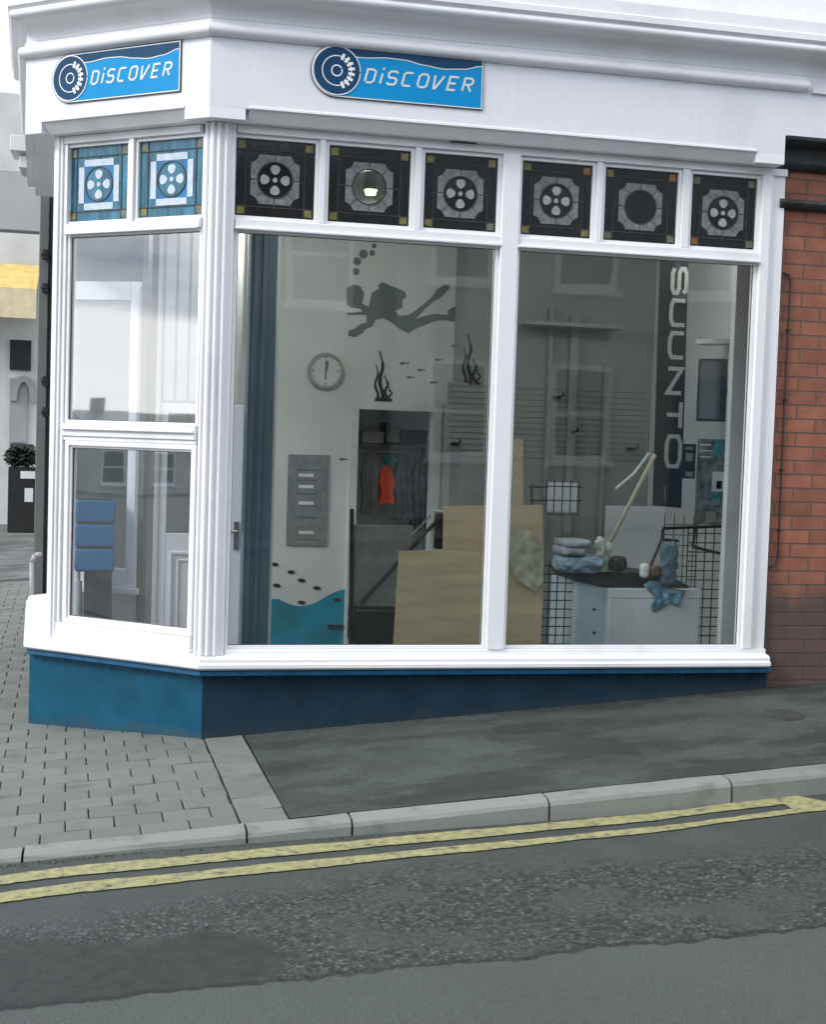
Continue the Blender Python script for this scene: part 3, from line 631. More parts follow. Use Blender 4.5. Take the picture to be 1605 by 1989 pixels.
# stained-glass toplights
def toplight(fr, u0, u1, kind, corners):
    w_, h_ = u1-u0, ZT1-ZT0; cu, cv = (u0+u1)/2, (ZT0+ZT1)/2-.004; s = .5*min(w_, h_)*1.0
    b = MB()
    if kind == 'clear':
        r_ = .44*s; oo = []; ii = []
        for i in range(48):
            t_ = 2*math.pi*(i+.5)/48; c_, s_ = math.cos(t_), math.sin(t_); kx = min((w_/2+.012)/max(1e-6, abs(c_)), (h_/2+.012)/max(1e-6, abs(s_)))
            oo.append((cu+kx*c_, min(ZT1+.012, max(ZT0-.012, cv+kx*s_)))); ii.append((cu+r_*c_, cv+r_*s_))
        b.ringp(fr, oo, ii, 0.0, .004)
    else: b.box(fr, u0-.012, u1+.012, ZT0-.012, ZT1+.012, 0.0, .004)
    g = b.build('toplight_pane', M['leadglass'], shop)
    if kind == 'blue': g.data.materials[0] = M['leadsky']
    q = .036
    for (i, (sx, sy)) in enumerate(((0, 1), (1, 1), (0, 0), (1, 0))):
        a = u0+.012 if sx == 0 else u1-.012-q*1.15; c_ = ZT0+.012 if sy == 0 else ZT1-.012-q*1.1
        k = MB(); k.box(fr, a, a+q*1.15, c_, c_+q*1.1, .0042, .0066); k.build('corner_glass', M[corners[i]], g)
    le = MB(); uu0 = u0+.012+q*1.15; uu1 = u1-.012-q*1.15; vv0 = ZT0+.012+q*1.1; vv1 = ZT1-.012-q*1.1; lw = .0028
    for uu in (uu0, uu1): le.box(fr, uu-lw, uu+lw, ZT0-.005, ZT1+.005, .0041, .0078)
    for vv in (vv0, vv1): le.box(fr, u0-.005, u1+.005, vv-lw, vv+lw, .0041, .0082)
    for (ax_, ay_) in ((1, 0), (-1, 0), (0, 1), (0, -1)):
        if ax_: le.box(fr, *sorted((cu+ax_*.66*s, (uu1 if ax_ > 0 else uu0))), cv-lw, cv+lw, .0041, .0074)
        else: le.box(fr, cu-lw, cu+lw, *sorted((cv+ay_*.66*s, (vv1 if ay_ > 0 else vv0))), .0041, .0074)
    rr = .465*s; le.ringp(fr, [(cu+(rr+.003)*math.cos(2*math.pi*i/36), cv+(rr+.003)*math.sin(2*math.pi*i/36)) for i in range(36)], [(cu+(rr-.003)*math.cos(2*math.pi*i/36), cv+(rr-.003)*math.sin(2*math.pi*i/36)) for i in range(36)], .0041, .0092)
    le.build('lead_strips', M['lead'], g)
    ro = .64*s if kind != 'blue' else .66*s
    n_ = 48; outer = []; inner = []
    ri = .46*s
    for i in range(n_):
        t_ = 2*math.pi*(i+.5)/n_; c_, s_ = math.cos(t_), math.sin(t_)
        k = ro/max(abs(c_), abs(s_)); x, y = c_*k, s_*k                     # square with cut corners
        lim = ro*.62
        if abs(x) > lim and abs(y) > lim: 
            e = min(abs(x), abs(y)); x = math.copysign(ro*.80 if abs(x) >= abs(y) else ro*.72, x); y = math.copysign(ro*.80 if abs(y) > abs(x)-1e-6 and abs(y) >= ro*.79 else ro*.74, y)
        outer.append((cu+x, cv+y)); inner.append((cu+ri*c_, cv+ri*s_))
    k = MB()
    if kind == 'blue':
        t_ = .085*s*2
        kk = MB(); kk.box(fr, cu-.50*s, cu+.50*s, cv-.50*s, cv+.50*s, .0042, .0052); kk.build('square_glass', M['discsky'], g)
        for (a, c_, e, f_) in ((-.50, .50, .50, .68), (-.50, .50, -.68, -.50), (-.69, -.51, -.49, .49), (.51, .69, -.49, .49)):
            k.box(fr, cu+a*s, cu+c_*s, cv+e*s, cv+f_*s, .0042, .0075)
        k.build('ring_glass', M['petalsky'], g)
    else:
        # eight ring segments with lead gaps between them
        for a in range(4):
            for half in range(2):
                base = a*90-45+half*45; pin = []; pout = []
                for i in range(8):
                    th = R(base+1.2+(45-2.4)*i/7); c_, s_ = math.cos(th), math.sin(th); pin.append((cu+ri*c_, cv+ri*s_))
                ax = Vector((math.cos(R(a*90)), math.sin(R(a*90)))); ay = Vector((-ax.y, ax.x)); h0 = .40; sg = -1 if half == 0 else 1
                a1 = ax*ro+ay*(sg*.012*s); a2 = ax*ro+ay*(sg*.42*s); a3 = ax*(ro*.86)+ay*(sg*.46*s); a4 = ax*(ro*.80)+ay*(sg*(ro*.78)/1.0)
                a4 = Vector((ax*(.505*s)+ay*(sg*.495*s)))
                pl = [a1, a2, a3, a4] if sg > 0 else [a4, a3, a2, a1]
                poly = [(cu+p.x, cv+p.y) for p in pl]+pin[::-1]
                k.prism(fr, poly, .0042, .0072)
        k.build('ring_glass', M['ring'], g)
    if kind == 'clear':
        k = MB(); k.disc(fr, cu, cv, ri*.99, .0042, .0062, 32); k.build('bullion_glass', M['clear'], g)
    elif kind == 'plain':
        k = MB(); k.disc(fr, cu, cv, ri*.97, .0042, .0062); k.build('disc_glass', M['disc'], g)
    else:
        k = MB(); k.disc(fr, cu, cv, ri*.96, .0054, .0060); k.build('disc_glass', M['disc'] if kind != 'blue' else M['leadsky'], g)
        k = MB()
        for a in (0, 90, 180, 270):
            ax = Vector((math.cos(R(a)), math.sin(R(a)))); ay = Vector((-ax.y, ax.x)); poly = []
            for i in range(14):
                th = 2*math.pi*i/14; p = ax*(.265*s+.125*s*math.cos(th)) + ay*(.125*s*math.sin(th)*(1-.25*(-math.cos(th))))
                poly.append((cu+p.x, cv+p.y))
            k.prism(fr, poly, .0062, .0085)
        k.disc(fr, cu, cv, .065*s, .0062, .0085, 12)
        k.build('quatrefoil_glass', M['petal'] if kind != 'blue' else M['petalsky'], g)
M['leadsky'] = mat('sky_tinted_textured_glass', (.03, .19, .29), .15, .35, 9, .3, 16, spec=.6, stretch=(3, 3, .5))  # sky reflected in the bay toplights is put into these blue glass colours
M['discsky'] = mat('sky_tinted_deep_glass', (.01, .19, .42), .15, .2, 9, spec=.5)
M['petalsky'] = mat('sky_tinted_pale_glass', (.55, .64, .74), .3, .1, 30, .5, 70)
M['bullion'] = mat('bullion_glass', (.09, .095, .095), .08, .6, 5, spec=1.0)
A_, O_, P_ = 'amber', 'orangeglass', 'palesq'
for (a, c), kd, cn in zip(RP, ('flower', 'clear', 'flower', 'flower', 'plain', 'flower'),
                          ((A_, A_, A_, A_), (A_, A_, A_, A_), (A_, A_, A_, P_), (A_, O_, A_, A_), (A_, O_, P_, P_), (P_, P_, O_, P_))):
    toplight(FR, a, c, kd, cn)
for a, c in LP_: toplight(FL, a, c, 'blue', (P_, P_, A_, P_))

# return glazing of the bay towards the entrance
pr = offset_path(plan(1.03, 1), -.02); e_ = (pr[1]-pr[0]).normalized(); FRet = Fr((pr[0].x, pr[0].y, 0), (e_.x, e_.y, 0)); LR = (pr[1]-pr[0]).length
mb = MB(); mb.box(FRet, 0, .07, .445, 3.204, -.03, .03); mb.box(FRet, .0705, LR-.06, 3.14, 3.204, -.03, .03); mb.box(FRet, .0705, LR-.06, .445, .50, -.03, .03); mb.box(FRet, .0705, LR-.06, 2.67, 2.73, -.03, .03)
mb.build('entrance_side_frame', M['white'], shop, .003)
pane(FRet, .07, LR-.06, .5, 3.14, M['glass_left'], 0)

# ------------------------------------------------------------------ the room behind the glass
YB = 4.0; ZC = 3.25; ZF = -.20; XW = 3.95
mb = MB(); mb.prism(Fr((0, 0, ZF), (1, 0, 0), (0, 1, 0)), [(-.88, .80), (-.02, .10), (XW, .10), (XW, YB), (-.98, YB)], -.1, 0); mb.build('shop_floor', M['floor'], shop)
mb = MB(); mb.prism(Fr((0, 0, ZC), (1, 0, 0), (0, 1, 0)), [(-.88, .80), (-.02, .10), (XW, .10), (XW, YB+.1), (-.98, YB+.1)], 0, .1); mb.build('ceiling', M['ceiling'], shop)
fB = FY(YB)
mb = MB()
dx0, dzt = fB.px(697, 795); dx1, _ = fB.px(842, 795)
mb.box(fB, .44, dx0, -.35, ZC, -.12, 0); mb.box(fB, dx0, dx1, dzt, ZC, -.12, 0); mb.box(fB, dx1, 2.29, -.35, ZC, -.12, 0)
bw = mb.build('back_wall', M['cream'], shop)
mb = MB(); mb.box(fB, 2.2905, XW+.1, -.35, ZC, -.12, .35); mb.build('shaded_wall', M['shadewall'], shop)
mb = MB(); mb.box(Fr((XW, 0, 0), (0, -1, 0)), -YB, -.10, -.35, ZC, -.1, 0) ; mb.build('side_wall', M['cream'], shop)
mb = MB(); mb.box(FR, XR+.02, XW+.1, -.2, ZC+.1, -.22, -.12); mb.build('corner_wall', M['cream'], shop)
mb = MB(); mb.box(FY(.62), 3.235, 3.94, ZF, ZC, -.06, 0); mb.build('window_reveal', M['offwhite'], shop)
mb = MB(); mb.box(fB, dx0-.07, dx0-.001, ZF, dzt+.07, .001, .03); mb.box(fB, dx1+.001, dx1+.07, ZF, dzt+.07, .001, .03); mb.box(fB, dx0, dx1, dzt+.001, dzt+.07, .001, .03)
mb.build('doorway_architrave', M['cream'], shop)
mb = MB(); mb.box(FY(4.75), dx0-.8, dx1+1.2, -.05, 2.9, -.1, 0); mb.box(FY(YB+.13), dx0-.9, dx0-.8, -.05, 2.9, -1.3, 0); mb.build('store_room_wall', M['offwhite'], shop)
mb = MB(); mb.box(Fr((0, 0, ZF), (1, 0, 0), (0, 1, 0)), dx0-.9, dx1+1.3, YB, 5.4, -.1, -.001); mb.build('store_room_floor', M['floor'], shop); mb = MB(); mb.box(Fr((0, 0, 2.5), (1, 0, 0), (0, 1, 0)), dx0-.9, dx1+1.3, YB+.13, 5.5, -.1, -.001); mb.build('store_room_ceiling', M['ceiling'], shop)
mb = MB(); mb.box(fB, -.98, .439, -.35, ZC, -.12, 0); mb.build('lobby_back_wall', M['lobby'], shop)
# blue pillar with lighter arrises
fC = FY(1.5); c0, _ = fC.px(480, 800); c1, _ = fC.px(532, 800)
mb = MB(); mb.box(fC, c0, c1, ZF, ZC-.001, -.2, 0); mb.box(fC, c0+.02, c0+.045, ZF, ZC-.001, .0005, .012); mb.box(fC, c0+.075, c0+.1, ZF, ZC-.001, .0005, .012)
mb.build('pillar', M['colblue'], shop, .004)
mb = MB(); mb.box(fC, c1+.001, c1+.02, ZF, ZC-.001, -.19, -.02); mb.build('pillar_edge', M['offwhite'], shop)
# entrance: white half-glazed door in the lobby, white window of the porch
fD = FY(2.6); a, zt = fD.px(312, 782); c_, _ = fD.px(474, 782); _, zm = fD.px(400, 1037)
door = MB(); t = .075
door.box(fD, a, a+t*.75, ZF, zt, -.05, 0); door.box(fD, c_-t, c_, ZF, zt, -.05, 0); door.box(fD, a+t*.75+.0005, c_-t-.0005, zt-.07, zt, -.05, -.001); door.box(fD, a+t*.75+.0005, c_-t-.0005, ZF, zm, -.05, -.002)
door.rect(fD, a+t*.75+.03, c_-t-.03, ZF+.1, zm-.13, .02, -.0015, .012); door.rect(fD, a+t*.75+.085, c_-t-.085, ZF+.155, zm-.185, .012, -.0015, .008)
dr = door.build('entrance_door', M['pvc'], shop, .003)
g = MB(); g.add([fD.p(a+t*.7, zm-.01, -.025), fD.p(c_-t, zm-.01, -.025), fD.p(c_-t, zt-.06, -.025), fD.p(a+t*.7, zt-.06, -.025)], [(0, 1, 2, 3)]); g.build('door_glass', M['glass'], dr)
g = MB(); hx, hz = fD.px(458, 1040); g.box(fD, hx-.015, hx+.02, hz-.10, hz+.10, .0005, .012); g.tube(fD.p(hx, hz+.03, .012), fD.p(hx, hz+.03, .05), .009); g.tube(fD.p(hx+.008, hz+.03, .045), fD.p(hx-.10, hz+.03, .045), .009); g.build('door_handle', M['metal'], dr)
mb = MB(); mb.box(fD, a-.03, a-.001, ZF, ZC-.001, -.08, .01); mb.box(fD, c_+.001, c_+.04, ZF, ZC-.001, -.7, .01); mb.box(fD, a, c_, zt+.006, ZC-.001, -.06, -.01)
for i in range(6): mb.box(fD, a+.02+i*.09, a+.09+i*.09, zt+.02, ZC-.002, -.0095, .002)
mb.build('lobby_panelling', M['offwhite'], shop)
FP = Fr((-.78, 1.5, 0), (.34, .94, 0)); FP = Fr((-.30, 1.15, 0), (math.cos(.42), -math.sin(.42), 0))
u0, v1 = FP.px(152, 548); u1, _ = FP.px(281, 548); _, v0 = FP.px(281, 1142)
mb = MB(); wd = u1-u0; mb.rect(FP, u0, u1, v0, v1, .001, -.03, .03) if False else None
ub = FP.px(252, 900)[0]; 
mb.box(FP, ub, u1, v0, v1, -.035, .035); mb.box(FP, u0, ub-.0005, v0, v0+.11, -.035, .035); mb.box(FP, u0, ub-.0005, v1-.11, v1, -.035, .035); mb.box(FP, u0-.06, u0-.0005, v0, v1, -.035, .035)
mb.box(FP, ub+.03, ub+.06, v0+.03, v1-.03, .0355, .045); mb.box(FP, u0-.08, u1+.02, v0-.04, v0-.0005, -.04, .05)
mb.build('porch_window_frame', M['pvc'], shop, .004)
g = MB(); g.add([FP.p(u0, v0+.05, 0), FP.p(ub, v0+.05, 0), FP.p(ub, v1-.05, 0), FP.p(u0, v1-.05, 0)], [(0, 1, 2, 3)]); g.build('porch_window_pane', M['glass'], shop)
mb = MB(); mb.box(FP, u1+.001, u1+.035, ZF, ZC-.002, -.03, .03); mb.build('porch_post', M['greypaint'], shop)

# decals painted on the back wall, in a dark vinyl
def decal(fr, polys, name, m_, d=.001):
    k = MB()
    for i, pl in enumerate(polys): k.prism(fr, [fr.px(*p) for p in pl], d+i*.0006, d+.0012+i*.0006)
    return k.build(name, m_, bw)
diver = [[(674, 560), (686, 553), (700, 556), (708, 570), (704, 590), (716, 596), (722, 570), (736, 560), (756, 557), (772, 570), (782, 578), (782, 598), (768, 604), (776, 614), (794, 612), (812, 600), (836, 580), (852, 560), (868, 557), (863, 568), (846, 584), (826, 600), (808, 620), (818, 616), (842, 610), (868, 612), (876, 604), (886, 598), (898, 608), (896, 624), (870, 622), (846, 624), (824, 632), (806, 640), (794, 648), (776, 640), (760, 626), (744, 618), (730, 622), (724, 634), (706, 642), (690, 652), (678, 646), (690, 640), (712, 628), (712, 612), (674, 612), (674, 608), (704, 606), (700, 600), (682, 598), (674, 592)],
         [(734, 555), (742, 548), (786, 566), (790, 576), (784, 582), (740, 566)], [(846, 566), (862, 553), (874, 555), (872, 562), (850, 584)], [(870, 604), (880, 596), (899, 598), (902, 618), (894, 626), (870, 624)], [(700, 630), (716, 626), (706, 646), (690, 656), (676, 652), (678, 642), (690, 638)]]
decal(fB, diver, 'diver_decal', M['decal'])
for x, y, r in ((692, 528, 7), (694, 508, 8), (706, 494, 9), (723, 492, 6), (727, 478, 5)):
    u, v = fB.px(x, y); bub = MB(); bub.disc(fB, u, v, r*.0042, .001, .0025, 14); bub.build('bubble_decal', M['decal'], bw)
def fish(cx, cy, s=10, fl=1): return [(cx-s*fl, cy), (cx-s*.4*fl, cy-s*.34), (cx+s*.4*fl, cy-s*.1), (cx+s*fl, cy-s*.35), (cx+s*.8*fl, cy), (cx+s*fl, cy+s*.3), (cx+s*.4*fl, cy+s*.1), (cx-s*.4*fl, cy+s*.34)]
for q in (fish(785, 706), fish(818, 719, 8), fish(797, 733, 9), fish(842, 743, 9), fish(852, 699, 9), fish(667, 892, 9)): decal(fB, [q], 'fish_decal', M['decal'])
for q in ((533, 1096), (565, 1111), (585, 1127), (537, 1137), (615, 1142), (585, 1170), (655, 1165)): decal(fB, [[(q[0]-8, q[1]-1), (q[0]-2, q[1]-4), (q[0]+5, q[1]-3), (q[0]+9, q[1]+1), (q[0]+3, q[1]+4), (q[0]-4, q[1]+3)]], 'small_fish_decal', M['decaldk'], .0042)
def weed(fr, x, y, h, name, parent, w=1.0):
    k = MB(); i = 0
    for dx, hh, ph, wd_ in ((-.20, .74, 0, .019), (.02, 1.0, .5, .026), (.26, .52, 1.0, .020), (.44, .30, 2.2, .015)):
        pts = [fr.px(x+dx*h*.42+3.2*math.sin(j*1.15+ph)*w, y-j*h*hh/9) for j in range(10)]
        k.ribbon(fr, pts[:5], wd_*1.2, .001+i*.0008, .0026+i*.0008); k.ribbon(fr, pts[4:8], wd_, .0014+i*.0008, .0030+i*.0008); k.ribbon(fr, pts[7:], wd_*.5, .0018+i*.0008, .0034+i*.0008); i += 1
    k.prism(fr, [fr.px(x-14, y+2), fr.px(x+20, y+2), fr.px(x+22, y-6), fr.px(x-10, y-8)], .0008, .0016)
    return k.build(name, M['decaldk'], parent)
weed(fB, 740, 780, 98, 'seaweed_decal', bw)
fG = FY(YB-.35)
gw = [o for o in shop.children if o.name == 'shaded_wall'][0]
weed(fG, 911, 748, 100, 'seaweed_decal', gw)
k = MB(); k.prism(fG, [fG.px(*p) for p in fish(884, 672, 9)], .001, .002); k.build('fish_decal', M['decal'], gw)
k = MB(); k.prism(fG, [fG.px(*p) for p in ((878, 744), (940, 742), (940, 746), (878, 747))], .001, .002); k.build('sea_bed_decal', M['decal'], gw)
# turquoise wave along the foot of the back wall
wv = [(525, 1163)] + [(525+i*7.5, 1163+(14*math.sin((i-2)*.27) if i > 1 else 0) - (i > 12)*(i-12)*.6) for i in range(1, 21)] + [(676, 1290), (525, 1290)]
k = MB(); k.prism(fB, [fB.px(*p) for p in wv], .001, .004); k.build('wave_decal', M['wavy'], bw)
k = MB(); k.prism(fB, [fB.px(*p) for p in ((636, 1213), (676, 1213), (676, 1219), (636, 1219))], .0042, .02); k.build('skirting_pipe', M['dark'], bw)
# slatwall on the shaded wall
M['groove'] = mat('slat_shadow_gap', (.18, .20, .19), .6, .1, 8)
k = MB()
for i in range(13):
    p0 = fG.px(872, 748+i*11.3); p1 = fG.px(1252, 752+i*10.6); k.box(fG, p0[0], p1[0], p0[1]-.006, p0[1]+.0, .004, .008)
k.build('slatwall_groove', M['groove'], gw)
k = MB(); p0 = fG.px(870, 742); p1 = fG.px(1254, 890); k.box(fG, p0[0], p1[0], p1[1], p0[1], -.001, .003); k.build('slatwall_board', M['shadewall'], gw)
for i in range(3):
    k = MB(); x = (1070, 1112, 1180)[i]; p = fG.px(x, 500); k.box(fG, p[0], p[0]+(.03, .07, .03)[i], .5, (2.75, 2.7, 2.3)[i], .02, .05); k.build('wall_upright', M['midgrey'], gw)
k = MB(); k.box(fG, fG.px(1000, 628)[0], fG.px(1185, 628)[0], fG.px(1100, 640)[1], fG.px(1100, 633)[1], .055, .30); k.build('high_shelf', M['midgrey'], gw)

# ------------------------------------------------------------------ fittings in the room: each a thing
def at(fr, px, py, d=0): u, v = fr.px(px, py, d); return fr.p(u, v, d)
u, v = fB.px(632, 721)
ck = thing('wall_clock', fB.p(u, v, .01), 'round pale wall clock on the cream back wall, left of the seaweed', 'clock')
k = MB(); k.disc(fB, u, v, .135, .002, .022, 36); k.build('clock_face', M['cream'], ck)
k = MB(); o_ = [(u+.15*math.cos(2*math.pi*i/36), v+.15*math.sin(2*math.pi*i/36)) for i in range(36)]; i_ = [(u+.127*math.cos(2*math.pi*i/36), v+.127*math.sin(2*math.pi*i/36)) for i in range(36)]
k.ringp(fB, o_, i_, .001, .04); k.build('clock_rim', M['midgrey'], ck)
for a in range(12):
    c_, s_ = math.cos(R(a*30)), math.sin(R(a*30)); k = MB(); k.disc(fB, u+.107*c_, v+.107*s_, .005 if a % 3 else .009, .0225, .024, 8); k.build('hour_mark', M['decal'], ck)
k = MB(); k.box(fB, u-.006, u+.02, v+.0, v+.085, .0265, .029); k.build('clock_hand', M['decal'], ck)
k = MB(); k.box(fB, u-.007, u+.007, v-.07, v+.02, .023, .026); k.build('clock_hand', M['decal'], ck)

(a, t1), (c_, b1) = fB.px(560, 882), fB.px(634, 1060)
ps_ = thing('poster', fB.p(a, b1, .01), 'tall grey poster with three white marks on the cream wall', 'poster')
k = MB(); k.box(fB, a, c_, b1, t1, .002, .012); k.build('poster_sheet', M['poster'], ps_)
for yy in (922, 944, 976, 1033):
    k = MB(); p = fB.px(580, yy); q = fB.px(609, yy); k.box(fB, p[0], q[0], p[1]-.016, p[1]+.01, .0125, .0135); k.build('poster_print', M['offwhite'], ps_)
for yy in (912, 932, 958, 1004, 1047):
    k = MB(); p = fB.px(574, yy); q = fB.px(616, yy); k.box(fB, p[0], q[0], p[1]-.008, p[1]+.004, .0125, .0135); k.build('poster_line', M['decal'], ps_)

# clutter in the store room doorway
fS = FY(4.45)
def cl(name, m_, pts, label, cat, fr=fS, th=.06, grp=None):
    P = [fr.px(*p) for p in pts]; k = MB(); k.prism(fr, P, -th, 0); o = k.build(name, m_, None, 0, origin=fr.p(P[0][0], P[0][1], 0)); return tag(o, label, cat, grp)
def garment(name, m_, x0, x1, y0, y1, label, seed):
    random.seed(seed); (a, t), (c, b) = fS.px(x0, y0), fS.px(x1, y1); nx, ny = 12, 14; k = MB(); vs = []
    for s_ in (0, 1):
        for j in range(ny+1):
            v = b+(t-b)*j/ny; ww = 1 if j < ny-3 else 1-.22*(j-ny+3)
            ww *= .86+.14*math.cos(j*.8)
            for i in range(nx+1):
                u = (a+c)/2+(c-a)*(i/nx-.5)*ww; vs.append(fS.p(u, v, (.05 if s_ else -.03)+.02*math.sin(i*1.7+j*.3)*(1 if s_ else 1)))
    N_ = (nx+1)*(ny+1); f = []
    for s_ in (0, 1):
        for j in range(ny):
            for i in range(nx): q = s_*N_+j*(nx+1)+i; f.append((q, q+1, q+nx+2, q+nx+1))
    k.add(vs, f); o = k.build(name, m_, None, 0, True, origin=fS.p((a+c)/2, b, 0)); return tag(o, label, 'garment', 'garments hanging in the doorway')
M['cloth2'] = mat('slate_cloth', (.16, .19, .20), .85, .3, 12)
garment('hanging_vest', M['orange'], 735, 765, 905, 978, 'orange-red vest hanging in the dim doorway', 1)
garment('hanging_jacket', M['cloth2'], 764, 800, 880, 1010, 'dark blue-grey jacket hanging right of the orange vest', 2)
garment('hanging_coat', M['cloth2'], 800, 835, 870, 1030, 'dark grey coat hanging at the right of the doorway', 3)
garment('hanging_suit', M['poster'], 702, 733, 870, 1000, 'grey suit hanging left of the orange vest', 4)
garment('hanging_hood', M['mint'], 742, 772, 885, 903, 'small teal cloth hanging above the orange vest', 5)
# shelf rail, the things stacked above
for i, (x0, x1, y0, y1, mm, lb) in enumerate(((705, 745, 838, 862, 'midgrey', 'pale box on the store room shelf, leftmost'), (752, 775, 822, 860, 'poster', 'grey box on the store room shelf, middle'), (780, 830, 835, 862, 'dark', 'dark box on the store room shelf, rightmost'))):
    (a, t), (c, b) = fS.px(x0, y0), fS.px(x1, y1); k = MB(); k.box(fS, a, c, b, t, -.3, 0); k.box(fS, a-.005, c+.005, t-.04, t+.003, -.305, .005); tag(k.build('storage_box', M[mm], None, .004, origin=fS.p(a, b, 0)), lb, 'box', 'boxes on the store room shelf')
(a, t), (c, b) = fS.px(700, 863), fS.px(838, 868)
k = MB(); k.box(fS, a-.05, c+.3, b, t, -.35, .02); k.path([fS.p(a-.03, b-.06, -.02), fS.p(c+.3, b-.06, -.02)], .012); k.box(fS, a-.05, a-.02, ZF, b-.001, -.3, -.27); k.box(fS, c+.25, c+.28, ZF, b-.001, -.3, -.27)
tag(k.build('clothes_shelf', M['metal'], None, 0, origin=fS.p(a, ZF, 0)), 'metal shelf with a hanging rail seen through the doorway', 'shelf')

# folded treadmill-like machine at the doorway: frame posts, deck, brace
fT = FY(3.2)
tm = thing('exercise_machine', at(fT, 700, 1240), 'folded exercise machine with grey deck and black frame beside the plywood', 'machine')
k = MB(); (a, t), (c, b) = fT.px(690, 1020), fT.px(800, 1180); k.box(fT, a, c, b, t, -.10, -.02); k.build('machine_deck', M['poster'], tm, .01)
k = MB(); k.path([at(fT, 684, 992), at(fT, 681, 1250)], .018); k.path([at(fT, 684, 992, -.3), at(fT, 681, 1250, -.3)], .018); k.path([at(fT, 684, 992), at(fT, 684, 992, -.3)], .018); k.path([at(fT, 700, 1172, .02), at(fT, 850, 1010, .02)], .014); k.build('machine_frame', M['black'], tm)
k = MB(); (a, t), (c, b) = fT.px(688, 1182), fT.px(800, 1252); k.box(fT, a, c, b, t, -.3, .02); k.build('machine_motor_cover', M['black'], tm, .02)
k = MB(); (a, t), (c, b) = fT.px(846, 996), fT.px(861, 1066); k.box(fT, a, c, b, t, -.03, .04); k.build('machine_grip', M['black'], tm, .01)
k = MB(); k.path([at(fT, 842, 992, .0), at(fT, 838, 1075, .0)], .010); k.path([at(fT, 842, 992, 0), at(fT, 862, 994, 0)], .010); k.build('machine_rail', M['offwhite'], tm)
k = MB(); k.path([at(fT, 800, 1040, .01), at(fT, 838, 1000, .01)], .007); k.build('machine_strut', M['midgrey'], tm)

# plywood sheets leaning inside the glass
fQ = FY(.42)
def ply(pts, d, th, label, fr=fQ):
    P = [fr.px(*p) for p in pts]; k = MB(); k.prism(fr, P, d-th, d); tag(k.build('plywood_sheet', M['ply'], None, 0, origin=fr.p(P[0][0], ZF, d)), label, 'board', 'plywood sheets behind the window')
ply([(763, 1262), (775, 1070), (868, 1068), (960, 1072), (960, 1262)], .012, .012, 'low plywood sheet standing nearest the left window pane')
ply([(860, 1262), (864, 983), (1056, 981), (1058, 1140), (1052, 1262)], -.02, .012, 'taller plywood sheet showing both sides of the window mullion')
ply([(1003, 854), (1023, 852), (1024, 1100), (1003, 1100)], -.07, .01, 'narrow plywood offcut sticking up behind the taller sheet')
cl('crumpled_sheet', mat('creased_plastic', (.40, .37, .27), .3, .3, 14, 1.0, 14), [(988, 1040), (1010, 1020), (1040, 1040), (1056, 1060), (1056, 1130), (1040, 1150), (1000, 1120), (990, 1080)], 'creased beige wrapping hanging on the tall plywood sheet', 'wrapping', FY(.40), .008)

# banner with vertical lettering
fN = FY(1.6)
B4 = [fN.px(*p) for p in ((1283, 500), (1338, 500), (1324, 987), (1268, 982))]
bn = thing('banner', fN.p(*B4[3], 0), 'long black hanging banner lettered SUUNTO in white, beside the screen', 'banner')
k = MB(); k.prism(fN, [B4[0], B4[1], B4[2], B4[3]][::-1], -.004, 0); k.build('banner_cloth', M['black'], bn)
k = MB(); k.tube(fN.p(B4[0][0]-.02, B4[0][1], 0), fN.p(B4[1][0]+.02, B4[1][1], 0), .012); k.build('banner_rod', M['metal'], bn)
def strokes(ch):
    D = {'S': [[(.62, .86), (.5, 1), (.12, 1), (0, .86), (0, .64), (.12, .5), (.5, .5), (.62, .36), (.62, .14), (.5, 0), (.12, 0), (0, .14)]],
         'U': [[(0, 1), (0, .16), (.14, 0), (.48, 0), (.62, .16), (.62, 1)]],
         'N': [[(0, 0), (0, 1), (.62, 0), (.62, 1)]],
         'T': [[(-.02, 1), (.64, 1)], [(.31, .97), (.31, 0)]],
         'O': [[(.16, 0), (0, .18), (0, .82), (.16, 1), (.50, 1), (.66, .82), (.66, .18), (.50, 0), (.16, 0)]],
         'D': [[(0, .08), (0, 1), (.42, 1), (.60, .85), (.60, .15), (.42, 0), (.10, 0)]],
         'i': [[(.0, 0), (.0, .78)], [(0, 1.02), (0, 1.22)]],
         'C': [[(.60, 1), (.12, 1), (0, .86), (0, .14), (.12, 0), (.58, 0)]],
         'V': [[(0, 1), (.10, 0), (.20, 0), (.66, 1)]],
         'E': [[(.60, 1), (.0, 1), (.0, 0), (.56, 0)], [(.05, .5), (.5, .5)]],
         'R': [[(0, 0), (0, 1), (.46, 1), (.60, .86), (.60, .62), (.46, .5), (.05, .5)], [(.30, .46), (.60, 0)]]}
    return D[ch]
k = MB(); ztop, zbot = 520, 905; ch_px = [(1321, 546), (1318, 608), (1315, 671), (1311, 740), (1309, 806), (1308, 875)]
# the word runs down the banner: letter "up" points to the right
for ch, (cx, cy) in zip('SUUNTO', ch_px):
    u, v = fN.px(cx, cy); hgt = .118; wid = .185 if ch != 'O' else .215
    for i, st in enumerate(strokes(ch)):
        P = [(u+(y-.5)*hgt*.86-.003*(v-1.6), v-(x-.31)/.62*wid*.9) for x, y in st]; k.ribbon(fN, P, .028, .0008+i*.0005, .0025+i*.0005)
k.build('banner_lettering', mat('banner_letter_white', (.46, .48, .46), .6, .1, 20), bn)
u, v = fN.px(1292, 958); k = MB(); k.box(fN, u-.004, u+.004, v-.06, v+.05, .0008, .002); k.build('banner_mark', M['poster'], bn)

